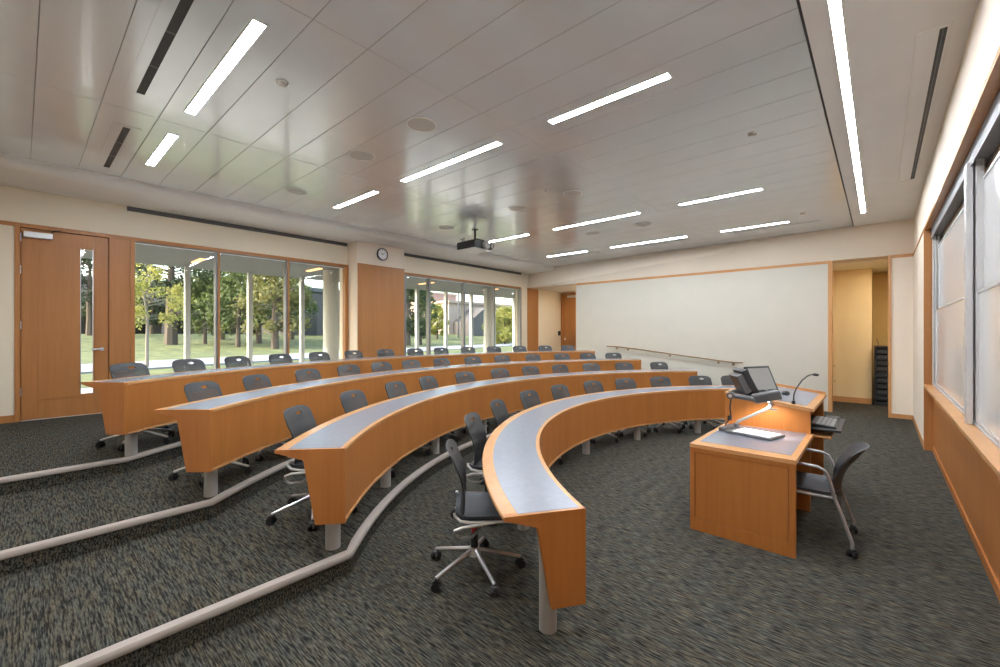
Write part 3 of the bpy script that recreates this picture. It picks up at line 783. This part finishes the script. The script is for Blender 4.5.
# tall part
zA, zB = 1.05, .955
def ztop(x): return zA + (zB-zA)*(x-lx0)/(lx1-lx0)
mb = MB()
mb.hexa([(lx0,ly1,0),(lx1-.02,ly1,0),(lx1-.02,ly1+.025,0),(lx0,ly1+.025,0),(lx0,ly1,ztop(lx0)-.03),(lx1-.02,ly1,ztop(lx1)-.03),(lx1-.02,ly1+.025,ztop(lx1)-.03),(lx0,ly1+.025,ztop(lx0)-.03)])
mb.build('near_panel', M['wood'], ld)
MB().hexa([(lx0,ly2-.025,0),(lx1-.02,ly2-.025,0),(lx1-.02,ly2,0),(lx0,ly2,0),(lx0,ly2-.025,ztop(lx0)-.03),(lx1-.02,ly2-.025,ztop(lx1)-.03),(lx1-.02,ly2,ztop(lx1)-.03),(lx0,ly2,ztop(lx0)-.03)]).build('far_panel', M['wood'], ld)
MB().box(lx0,lx0+.025,ly1+.025,ly2-.025,0,zA-.035).build('audience_panel', M['wood'], ld)
MB().box(-.80,-.77,ly1+.025,ly2-.025,0,.64).build('cabinet_front', M['wood'], ld)
MB().box(lx0+.025,lx1-.03,ly1+.025,ly2-.025,.625,.65).build('shelf', M['wood'], ld)
MB().box(lx0+.03,lx1-.21,ly1+.03,ly2-.03,.66,.90).build('tray_recess', M['black'], ld)
def slab(x0,x1,y0,y1,lo,hi): return [(x0,y0,ztop(x0)+lo),(x1,y0,ztop(x1)+lo),(x1,y1,ztop(x1)+lo),(x0,y1,ztop(x0)+lo),(x0,y0,ztop(x0)+hi),(x1,y0,ztop(x1)+hi),(x1,y1,ztop(x1)+hi),(x0,y1,ztop(x0)+hi)]
MB().hexa(slab(lx0-.004,lx1+.004,ly1-.006,ly2+.006,-.03,0)).build('sloping_top', M['wood_rim'], ld, bevel=.002)
MB().hexa(slab(lx0+.06,lx1-.06,ly1+.10,ly2-.06,-.001,.002)).build('high_inlay', M['inlay'], ld)
MB().hexa(slab(lx0+.03,lx0+.30,ly1+.02,ly1+.33,-.001,.0025)).build('cable_well', M['black'], ld)
# raised lip on far / audience edges
MB().hexa(slab(lx0+.0,lx1,ly2-.03,ly2,-.001,.028)).build('edge_lip', M['wood_rim'], ld)
# pull-out keyboard tray
MB().box(lx1-.22,lx1+.19,ly1+.22,ly1+1.0,.722,.740).build('keyboard_tray', M['black'], ld, bevel=.004)
MB().box(lx1-.22,lx1+.12,ly1+.20,ly1+.62,.655,.673).build('pull_out_shelf', M['wood_rim'], ld, bevel=.003)
kb = thing('keyboard', (lx1+.06,ly1+.6,.74), 'black computer keyboard on the tray pulled out of the lectern', 'keyboard')
MB().hexa([(lx1-.06,ly1+.30,.741),(lx1+.15,ly1+.30,.741),(lx1+.15,ly1+.80,.741),(lx1-.06,ly1+.80,.741),(lx1-.06,ly1+.30,.772),(lx1+.15,ly1+.30,.756),(lx1+.15,ly1+.80,.756),(lx1-.06,ly1+.80,.772)]).build('case', M['black'], kb, bevel=.004)
mb = MB()
for i in range(5):
    for j in range(15):
        x = lx1-.045+i*.036; y = ly1+.325+j*.0305; zt_ = .7735 - (x-lx1+.06)*.076
        mb.box(x,x+.029,y,y+.024,zt_-.006,zt_+.004)
mb.build('keys', M['keys'], kb)
tag(MB().box(lx1+.02,lx1+.14,ly1+.84,ly1+.99,.7405,.76).build('phone_pad', M['black'], bevel=.008), 'small black pad at the far end of the keyboard tray', 'pad')

# monitors on the lectern
def tilt_box(c, yaw, tilt, w, hgt, dep, mat, name, parent, off=(0,0,0), bev=.006):
    """slab w(along) x dep x hgt ; face normal at yaw, tilted back"""
    R_ = Matrix.Rotation(yaw,4,'Z') @ Matrix.Rotation(-tilt,4,'Y')
    mb = MB(); mb.box(-dep,0,-w/2,w/2,0,hgt)
    mb.v = [tuple(Vector(c) + R_ @ (Vector(p)+Vector(off))) for p in mb.v]
    return mb.build(name, mat, parent, bevel=bev)
cm = (-.91,5.38,ztop(-.91)+.002)
yw = math.radians(-27); tl = math.radians(24)
mo = thing('monitor', (cm[0],cm[1],ztop(cm[0])), 'black flat monitor with grey blank screen facing the presenter on the lectern', 'monitor')
tilt_box(cm,yw,tl,.37,.30,.03,M['black'],'casing',mo)
tilt_box(cm,yw,tl,.315,.245,.002,M['screen'],'screen',mo,off=(.002,0,.03),bev=0)
tilt_box(cm,yw,tl,.22,.16,.05,M['black'],'back_housing',mo,off=(-.03,0,.02))
MB().hexa([(cm[0]-.20,cm[1]-.08,ztop(cm[0]-.2)),(cm[0]+.02,cm[1]-.08,ztop(cm[0]+.02)),(cm[0]+.02,cm[1]+.12,ztop(cm[0]+.02)),(cm[0]-.2,cm[1]+.12,ztop(cm[0]-.2)),
  (cm[0]-.15,cm[1]-.05,cm[2]+.03),(cm[0]-.01,cm[1]-.05,cm[2]+.03),(cm[0]-.01,cm[1]+.09,cm[2]+.03),(cm[0]-.15,cm[1]+.09,cm[2]+.03)]).build('foot', M['black'], mo, bevel=.005)
cm = (-.97,5.06,ztop(-.97)+.025)
yw = math.radians(30); tl = math.radians(26)
tp = thing('touch_panel', (cm[0],cm[1],ztop(cm[0])), 'thick black touch panel seen edge on, left of the flat monitor', 'touch panel')
tilt_box(cm,yw,tl,.30,.27,.055,M['black'],'casing',tp)
tilt_box(cm,yw,tl,.27,.23,.002,M['darkglass'],'screen',tp,off=(.002,0,.02),bev=0)
tilt_box(cm,yw,tl,.26,.20,.07,M['greymetal'],'back_housing',tp,off=(-.05,0,.04))
# mouse, microphone
ms = tag(MB().tube([(-.76,5.40,ztop(-.74)+.006),(-.755,5.43,ztop(-.74)+.016),(-.75,5.47,ztop(-.74)+.018),(-.745,5.52,ztop(-.74)+.006)],[.022,.034,.034,.018],12).build('mouse', M['black'], smooth=True), 'black computer mouse lying on the lectern inlay', 'mouse')
mc = thing('microphone', (-.62,4.93,ztop(-.62)), 'black gooseneck microphone rising from the lectern edge', 'microphone')
zb = ztop(-.62)
MB().cyl((-.62,4.93,zb),(0,0,1),.016,.03,14).build('base', M['black'], mc, smooth=True)
MB().tube([(-.62,4.93,zb+.03),(-.617,4.935,zb+.09),(-.60,4.96,zb+.15),(-.56,5.02,zb+.225),(-.525,5.07,zb+.262),(-.50,5.11,zb+.275),(-.485,5.13,zb+.275)],.006,8).build('gooseneck', M['black'], mc, smooth=True)
MB().tube([(-.487,5.128,zb+.275),(-.48,5.14,zb+.275),(-.455,5.175,zb+.27),(-.45,5.18,zb+.268)],[.008,.014,.014,.008],12).build('head', M['black'], mc, smooth=True)
# document camera
zt0 = .7235
dc = thing('document_camera', (-.85,4.45,zt0), 'black document camera with lit white stage on the low desk', 'document camera')
yaw = math.radians(-14)
def rot(px_, py_, c=(-.84,4.46)):
    return (c[0]+px_*cos(yaw)-py_*sin(yaw), c[1]+px_*sin(yaw)+py_*cos(yaw))
def rbox(mb, x0,x1,y0,y1,z0,z1):
    p = [rot(x0,y0),rot(x1,y0),rot(x1,y1),rot(x0,y1)]
    return mb.hexa([(a,b,z0) for a,b in p]+[(a,b,z1) for a,b in p])
rbox(MB(),-.22,.18,-.14,.14,zt0,zt0+.022).build('base', M['greymetal'], dc, bevel=.008)
rbox(MB(),-.30,-.22,-.10,.12,zt0,zt0+.035).build('control_block', M['greymetal'], dc, bevel=.01)
rbox(MB(),-.16,.155,-.115,.115,zt0+.0205,zt0+.0235).build('stage', M['paper'], dc)
q0 = rot(-.22,.08); q1 = rot(.02,.12)
MB().tube([(q0[0],q0[1],zt0+.02),(q0[0],q0[1],zt0+.06)],.028,12).build('arm_joint', M['greymetal'], dc, smooth=True)
MB().tube([(q0[0],q0[1],zt0+.06),(q0[0]+.02,q0[1],zt0+.085),(q1[0]+.03,q1[1]+.02,zt0+.24)],.014,10).build('arm', M['tube'], dc, smooth=True)
E1 = Vector((q1[0]+.03,q1[1]+.02,zt0+.24))
MB().tube([E1,E1+Vector((.015,0,.03)),E1+Vector((0,-.02,.07))],[.016,.018,.02],10).tube([E1+Vector((-.01,0,-.01)),E1+Vector((.055,.02,-.015))],.008,8).build('elbow', M['tube'], dc, smooth=True)
H = E1+Vector((-.02,-.02,.10))
rr_ = Matrix.Rotation(math.radians(28),4,'Z') @ Matrix.Rotation(math.radians(-14),4,'Y')
mb = MB().box(-.11,.11,-.055,.055,-.035,.045); mb.v = [tuple(H + rr_ @ Vector(p)) for p in mb.v]
mb.build('head', M['greymetal'], dc, bevel=.012)
L1 = H + rr_ @ Vector((-.10,0,0)); L2 = H+Vector((-.29,-.02,-.01))
MB().tube([L1,L2],.024,12).build('lamp_arm', M['greymetal'], dc, smooth=True)
MB().cyl(L2+Vector((0,.03,0)),(0,-1,0),.034,.06,16).build('lens', M['greymetal'], dc, smooth=True)
MB().cyl(L2+Vector((0,-.031,0)),(0,-1,0),.016,.004,14).build('lens_glass', M['alu'], dc)
W = rot(-.27,.0)
MB().tube([(L2.x+.0,L2.y,L2.z-.03),(L2.x-.015,L2.y+.02,L2.z-.12),(L2.x-.01,L2.y+.04,L2.z-.22),(L2.x-.05,L2.y+.02,zt0+.05),(W[0]-.02,W[1]+.02,zt0+.03)],.007,8).tube([(L2.x-.02,L2.y+.035,L2.z-.20),(L2.x-.02,L2.y+.03,L2.z-.245)],.02,10).build('cable', M['black'], dc, smooth=True)
MB().cyl(H+Vector((0,0,-.036)),(0,0,-1),.03,.004,16).build('head_lamp', emit('camera_lamp',(1,.95,.9),14), dc)
lt = bpy.data.lights.new('camera_lamp','SPOT'); lt.energy = 24; lt.spot_size = math.radians(125); lt.spot_blend = .5; lt.shadow_soft_size = .03; lt.color = (1,.9,.82)
lo = bpy.data.objects.new('camera_lamp', lt); COL.objects.link(lo); lo.location = H+Vector((0,0,-.05))-Vector(dc['_o']); lo.parent = dc; lo.rotation_euler = (math.radians(22),0,0)

# armchair
ac = thing('armchair', (-.40,4.33,0), 'dark grey stacking armchair with chrome arms pulled up to the lectern desk', 'chair')
ac['_o'] = (0.,0.,0.)
shell_back(M['chair'], 'backrest', ac, .41, .83, .225, .075, -.145, 1.3)
shell_seat(M['seatmat'], ac, .45, .235, -.15, .28)
for s in (-1,1):
    x = s*.255
    MB().tube([(s*.235,.22,.425),(s*.24,0,.425),(s*.24,-.12,.425)],.011,8).build('seat_rail', M['tube'], ac, smooth=True)
    MB().tube([(s*.24,.20,.425),(s*.255,.225,.30),(s*.262,.25,.16),(s*.262,.262,.07)],.0125,8).build('leg', M['tube'], ac, smooth=True)
    MB().tube([(s*.24,-.12,.43),(s*.252,-.16,.32),(s*.262,-.21,.16),(s*.262,-.225,.11),(s*.262,-.225,.06)],.0125,8).build('leg', M['tube'], ac, smooth=True)
    MB().tube([(s*.24,-.12,.425),(s*.25,-.11,.50),(s*.262,-.085,.60),(s*.266,-.06,.645),(s*.266,-.02,.665),(s*.266,.10,.672),(s*.264,.17,.665)],.0115,8).build('arm', M['tube'], ac, smooth=True)
    for yy in (.262,-.225):
        caster(MB(), s*.262, yy, .3*s+1.4, .027).build('caster', M['black'], ac, smooth=True, angle=35)
MB().tube([(-.24,-.12,.422),(.24,-.12,.422)],.011,8).build('cross_rail', M['tube'], ac, smooth=True)
ac.rotation_euler = (0,0,PI/2+.03); ac.scale = (1,1,.945); ac.location.x += .015

# ------------------------------------------------------------------ sliding boards on the right wall
bf = thing('board_frame', (.58,5.0,.93), 'silver aluminium track frame holding the sliding marker boards', 'board frame')
MB().box(.535,.635,1.6,8.49,3.0,3.112).box(.535,.542,1.6,8.49,2.97,3.0).build('head_channel', M['chan'], bf)
MB().box(.51,.55,5.00,5.10,.932,3.0).build('post', M['alu_light'], bf, bevel=.003)
mb = MB()
for zz in [1.0+.18*k for k in range(12)]: mb.cyl((.511,5.03,zz),(-1,0,0),.006,.003,8)
mb.build('rivets', M['alu'], bf)
for i,(x0,x1,ya,yb) in enumerate(((.545,.56,8.42,8.47),(.565,.58,8.38,8.49),(.59,.605,8.33,8.49),(.56,.60,4.93,4.99),(.56,.60,5.11,5.17))):
    MB().box(x0,x1,ya,yb,.932,3.0).build('track', M['alu_light'], bf)
MB().box(.555,.635,1.6,8.49,.931,.945).build('sill_track', M['alu_light'], bf)
def board(y0,y1,z0,z1,x,label):
    t = thing('marker_board', (x,(y0+y1)/2,z0), label, 'marker board', 'sliding marker boards on the right wall')
    f_ = .022
    MB().box(x,x+.012,y0+f_,y1-f_,z0+f_,z1-f_).build('writing_surface', M['wbglass'], t)
    MB().box(x-.006,x+.014,y0,y1,z0,z0+f_).box(x-.006,x+.014,y0,y1,z1-f_,z1).box(x-.006,x+.014,y0,y0+f_,z0+f_,z1-f_).box(x-.006,x+.014,y1-f_,y1,z0+f_,z1-f_).build('rim', M['alu_light'], t)
board(5.13,8.36,.95,1.985,.572,'lower marker board in the far bay of the right wall')
board(5.13,8.36,1.78,2.86,.600,'upper marker board in the far bay of the right wall')
board(1.7,4.97,.95,1.985,.572,'lower marker board in the near bay, cut by right picture edge')
board(1.7,4.97,1.78,2.86,.600,'upper marker board in the near bay, cut by right picture edge')

for (x,y,z_,e_,lb) in ((.6,12.3,ZT-.012,230,'unseen lamp added to brighten the alcove by the rack'),(-7.3,12.6,ZT-.002,120,'unseen lamp added to brighten the vestibule by the far corner door')):
    t = thing('added_lamp', (x,y,z_), lb, 'added_lamp')  # unseen lamps, added to brighten the alcove and the vestibule
    MB().tube([(x,y,z_-.012),(x,y,z_)],[.085,.085],24).build('rim', M['white'], t, smooth=True)
    MB().tube([(x,y,z_-.015),(x,y,z_-.0125)],[.07,.07],24).build('lens', emit('added_lamp_lens',(1,.88,.70),e_*3), t)
# equipment rack in the alcove
rk = thing('equipment_rack', (.12,13.4,0), 'tall black equipment rack with small lit units in the alcove', 'rack')
MB().box(-.10,-.07,13.05,13.7,0,1.36).box(.42,.45,13.05,13.7,0,1.36).box(-.07,.42,13.05,13.7,1.33,1.36).box(-.07,.42,13.05,13.7,0,.08).box(-.07,.42,13.66,13.7,.08,1.33).build('case', M['black'], rk)
for k in range(9):
    z = .12+k*.133
    u = MB().box(-.06,.41,13.08,13.5,z,z+.11).build('unit', M['led'], rk, bevel=.004)
    mb = MB()
    for j in range(4+k%3): mb.box(-.03+j*.055,.005+j*.055,13.074,13.081,z+.04,z+.06+(k%2)*.02)
    mb.build('buttons', M['rackgrey'], u)
MB().tube([(-.03,13.2,1.36),(-.03,13.2,1.44),(-.06,13.2,1.53)],.006,8).build('antenna', M['black'], rk)

# ------------------------------------------------------------------ outside
zg = .40
gr = MB()
gv = []; NXg, NYg = 24, 10
for i in range(NXg+1):
    for j in range(NYg+1):
        x = -9.14 - (i/NXg)**1.5*150; y = -60+240*j/NYg
        zz = zg + (0 if x > -40 else min(1.2,(-40-x)*.07))
        gv.append((x,y,zz))
gr.add(gv, [(i*(NYg+1)+j,(i+1)*(NYg+1)+j,(i+1)*(NYg+1)+j+1,i*(NYg+1)+j+1) for i in range(NXg) for j in range(NYg)])
struct(gr.build('ground', M['lawn']))
struct(MB().box(-13.3,-9.13,-8,24,zg-.05,zg+.02).build('terrace', M['terrace']))
pc = lambda y: -22-.295*(y-3.6)
struct(MB().prism([(pc(-20)-2.5,-20),(pc(-20)+2.5,-20),(pc(75)+2.5,75),(pc(75)-2.5,75)],zg-.05,zg+.02).prism([(pc(-20)+2.5,-20),(pc(-20)+2.85,-20),(pc(75)+2.85,75),(pc(75)+2.5,75)],zg-.05,zg+.06).build('path', M['pave']))
# the lawn is level on both sides of the path
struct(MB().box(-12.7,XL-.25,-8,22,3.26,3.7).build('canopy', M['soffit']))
def post(y, i):
    t = thing('canopy_post', (-12.4,y,zg), 'slim pale steel canopy post outside the windows, ' + ORD[i] + ' from the door side', 'post', 'slim canopy posts outside the windows')
    MB().box(-12.46,-12.34,y-.055,y+.055,zg,3.262).build('shaft', M['concrete'], t, bevel=.01)
    MB().box(-12.5,-12.3,y-.09,y+.09,zg,zg+.03).build('base_plate', M['concrete'], t)
for i in range(11): post(1.30+1.36*i, i)
for y, lb in ((5.29,'thick round column outside the nearer window group'),(11.2,'thick round column outside the far window group')):
    t = thing('round_column', (-10.5,y,zg), lb, 'column', 'round columns under the canopy')
    MB().cyl((-10.5,y,zg),(0,0,1),.19,3.262-zg,32).build('shaft', M['concrete'], t, smooth=True)
    MB().cyl((-10.5,y,zg),(0,0,1),.22,.06,32).build('base', M['concrete'], t, smooth=True)
for i,(y,x) in enumerate(((2.6,-11.2),(4.9,-10.6),(8.6,-10.8),(11.4,-10.6))):
    tag(MB().box(x-.35,x+.35,y-.05,y+.05,3.235,3.262).build('soffit_light', M['warm']), 'warm linear light under the outside canopy, ' + ORD[i] + ' from the door side', 'soffit light', 'canopy soffit lights')

def tree(name, x, y, z, hgt, trunk_h, rad, cr, n, leafm, barkm, label, spread=1., tr=.12, leafsize=.2, seed=1, group=None):
    rnd = random.Random(seed)
    t = thing(name, (x,y,z), label, 'tree', group)
    mb = MB()
    pts = [(x,y,z-.1)]
    for k in range(1,5):
        pts.append((x+rnd.uniform(-.1,.1)*k*.4, y+rnd.uniform(-.1,.1)*k*.4, z+hgt*.8*k/4))
    mb.tube(pts, [tr*1.25,tr,tr*.8,tr*.55,tr*.25], 8)
    cl = []
    for k in range(cr):
        a = rnd.uniform(0,2*PI); u = rnd.uniform(0,1)
        zz = trunk_h + (hgt-trunk_h)*u
        rr = rad*spread*(.25+.75*math.sin(PI*min(1,.18+u*.82)))*rnd.uniform(.3,1)
        c = Vector((x+rr*cos(a), y+rr*sin(a), z+zz)); cl.append((c, rad*rnd.uniform(.20,.38)))
        s = Vector(pts[2])*(1-u)+Vector(pts[4])*u if u>.0 else Vector(pts[2])
        s.z = min(s.z, c.z); mb.tube([s,(s+c)/2+Vector((0,0,.1)),c],[tr*.22,tr*.13,tr*.04],5)
    mb.build('trunk', barkm, t, smooth=True)
    lf_ = MB()
    for k in range(n):
        c, r = cl[k % len(cl)]
        d = Vector((rnd.gauss(0,1),rnd.gauss(0,1),rnd.gauss(0,.8))).normalized()*r*rnd.uniform(.2,1.05)
        p = c+d; s = leafsize*rnd.uniform(.6,1.3)
        a = Vector((rnd.gauss(0,1),rnd.gauss(0,1),rnd.gauss(0,1))).normalized(); b_ = a.orthogonal().normalized()
        lf_.add([p-a*s, p+b_*s*.5, p+a*s, p-b_*s*.5],[(0,1,2,3)])
    fo = lf_.build('foliage', leafm, t)
    fo['kind'] = 'stuff'
    return t
def along(u, d):   # a ground position seen through picture column u at distance d along the axis
    s = (u-500)/427.; A = math.atan2(380,427)
    return (d*(-sin(A)+cos(A)*s), d*(cos(A)+sin(A)*s))
x,y = along(147,15.5); tree('young_tree', x,y,zg, 4.6,1.65,1.15,44,3000,M['leaf_y'],M['palebark'],'young yellow leaved tree with thin pale trunk outside the first pane',tr=.05,leafsize=.06,seed=3)
TR = [(171,36,11,3.4,2.6,'leaf_d','dark thick trunked tree behind the young yellow tree',.40,11),
      (205,38,6.0,1.5,2.7,'leaf_g','bushy green tree behind the slim post in the first pane',.14,12),
      (222,43,9,1.9,3.0,'leaf_d','dark tree at the left of the second pane',.22,13),
      (238,36,7.5,1.8,2.7,'leaf_g','green tree in the left half of the second pane',.17,14),
      (259,41,8.5,1.7,3.0,'leaf_d','dark green tree in the middle of the second pane',.24,15),
      (275,34,7.2,1.7,2.7,'leaf_o','sunlit tree at the right of the second pane',.26,16),
      (292,47,9,1.6,2.6,'leaf_g','green tree at the left of the third pane',.22,17),
      (90,40,9,1.8,3.0,'leaf_d','dark tree seen through the door glass strip',.26,18),
      (128,50,10,1.6,3.4,'leaf_d','dark tree behind the door side wood panel',.26,19),
      (152,47,6.5,1.4,2.6,'leaf_d','dark low tree behind the young yellow tree',.2,20),
      (407,44,9,1.0,2.4,'leaf_d','dark evergreen at the left of the far windows',.32,21),
      (419,47,9,1.2,2.2,'leaf_g','green tree between the slim posts of the far windows',.28,22),
      (437,60,4.6,.6,1.9,'leaf_y','yellowish small tree before the brick tower',.12,23),
      (505,50,4.0,.3,2.2,'leaf_y','rounded yellow green bush in the last far pane',.12,24),
      (515,58,4.4,.3,2.4,'leaf_y','yellow green bush at the right edge of the last far pane',.12,25),
      (330,84,9.5,4.5,3.0,'leaf_g','distant treetop above the grey building in the third pane',.2,26)]
for u,d,hg,th_,ra,lm,lb,tr_,sd in TR:
    x,y = along(u,d); zz = zg + (0 if x > -40 else min(1.2,(-40-x)*.07))
    tree('tree', x,y,zz, hg, th_, ra, 44, 3600, M[lm], M['bark'], lb, tr=tr_, leafsize=.17, seed=sd, group='trees beyond the lawn')
# brown brick building behind the trees, with a covered walk
bd = thing('brick_building', (-72,0,1.5), 'long low brown brick building behind the trees', 'building')
MB().box(-84,-72,-50,48,1,8.0).build('wall', M['brick'], bd)
MB().box(-85,-71.6,-51,49,8.0,8.6).build('roof', M['roofgrey'], bd)
MB().box(-72,-67,-50,48,4.2,4.8).build('walk_canopy', M['pinkwall'], bd)
for k in range(21):
    MB().box(-67.6,-67.1,-48+k*4.6,-47.4+k*4.6,1,4.2).build('pillar', M['tan'], bd)
for k in range(20):
    MB().box(-72.05,-71.95,-47+k*4.6,-43.9+k*4.6,1.4,3.7).build('window', M['darkglass'], bd)
x,y = along(325,62)
b2 = thing('grey_building', (x,y,1.4), 'dark grey flat roofed building in the third window pane', 'building')
MB().box(x-6,x+6,y-7,y+6,1,7.0).build('wall', M['roofgrey'], b2)
MB().box(x-6.3,x+6.3,y-7.3,y+6.3,7.0,7.5).build('roof', M['greymetal'], b2)
for k in range(4): MB().box(x+5.95,x+6.05,y-6+k*3,y-4+k*3,1.4,5.5).build('window', M['darkglass'], b2)
x,y = along(437,95)
b3 = thing('brick_tower', (x,y,1.6), 'square pinkish brick tower in the far windows', 'building')
MB().box(x-4,x+3,y-5,y+3,1,10).build('wall', M['pinkwall'], b3)
MB().box(x-4.2,x+3.2,y-5.2,y+3.2,10,10.4).build('coping', M['tan'], b3)
x,y = along(470,85)
b4 = thing('tan_house', (x,y,1.6), 'tan low building with grey gabled porch in the far windows', 'building')
MB().box(x-8,x+5,y-10,y+14,1,7).build('wall', M['tan'], b4)
MB().box(x-8.4,x+5.4,y-10.4,y+14.4,7,7.4).build('roof', M['tan'], b4)
MB().add([(x+9,y-9,1),(x+9,y-1,1),(x+9,y-1,3.6),(x+9,y-5,6.2),(x+9,y-9,3.6),(x+5,y-9,1),(x+5,y-1,1),(x+5,y-1,3.6),(x+5,y-5,6.2),(x+5,y-9,3.6)],[(0,1,2,3,4),(9,8,7,6,5),(0,5,6,1),(1,6,7,2),(2,7,8,3),(3,8,9,4),(4,9,5,0)]).build('porch', M['roofgrey'], b4)
for k in range(4): MB().box(x+5,x+5.1,y+1+k*3,y+2.2+k*3,1.2,3.2).build('window', M['darkglass'], b4)
x,y = along(458.5,60)
lp = thing('light_pole', (x,y,1.4), 'tall thin dark light pole beyond the far windows', 'pole')
MB().tube([(x,y,1),(x,y,14)],[.12,.08],10).build('mast', M['greymetal'], lp, smooth=True)
MB().box(x-.2,x+1.2,y-.15,y+.15,13.9,14.1).build('lamp_head', M['greymetal'], lp)

# ------------------------------------------------------------------ light
w = bpy.data.worlds.new('World'); scene.world = w; w.use_nodes = True
nt = w.node_tree; bg = nt.nodes['Background']
sky = nt.nodes.new('ShaderNodeTexSky'); sky.sky_type = 'NISHITA'; sky.sun_disc = False
sky.sun_elevation = math.radians(30); sky.sun_rotation = math.radians(200); sky.air_density = 1.2; sky.dust_density = 3.5
nt.links.new(sky.outputs['Color'], bg.inputs['Color']); bg.inputs['Strength'].default_value = 1.0
sl = bpy.data.lights.new('sun','SUN'); sl.energy = 4.2; sl.angle = math.radians(.6); sl.color = (1,.94,.85)
so = bpy.data.objects.new('sun', sl); COL.objects.link(so)
dv = Vector((.55, .82, -.48)); so.rotation_euler = dv.to_track_quat('-Z','Y').to_euler(); so.location = (-20,-20,20)

# ------------------------------------------------------------------ camera
cd = bpy.data.cameras.new('camera'); cam = bpy.data.objects.new('camera', cd); COL.objects.link(cam)
cam.location = (0,0,1.65); cam.rotation_euler = (PI/2,0,math.atan2(380,427))
cd.sensor_width = 36; cd.lens = 427/1000*36; cd.clip_start = .02; cd.clip_end = 500
scene.camera = cam
for o in bpy.data.objects:
    for k_ in ('_o','_rot'):
        if k_ in o: del o[k_]
vs_ = scene.view_settings; vs_.view_transform = 'Standard'; vs_.look = 'None'; vs_.gamma = 1; vs_.use_curve_mapping = False; vs_.exposure = 0.1
scene.cycles.use_denoising = True
scene.cycles.max_bounces = 10; scene.cycles.diffuse_bounces = 5; scene.cycles.transparent_max_bounces = 24
scene.cycles.caustics_reflective = False; scene.cycles.caustics_refractive = False
scene.cycles.sample_clamp_indirect = 6
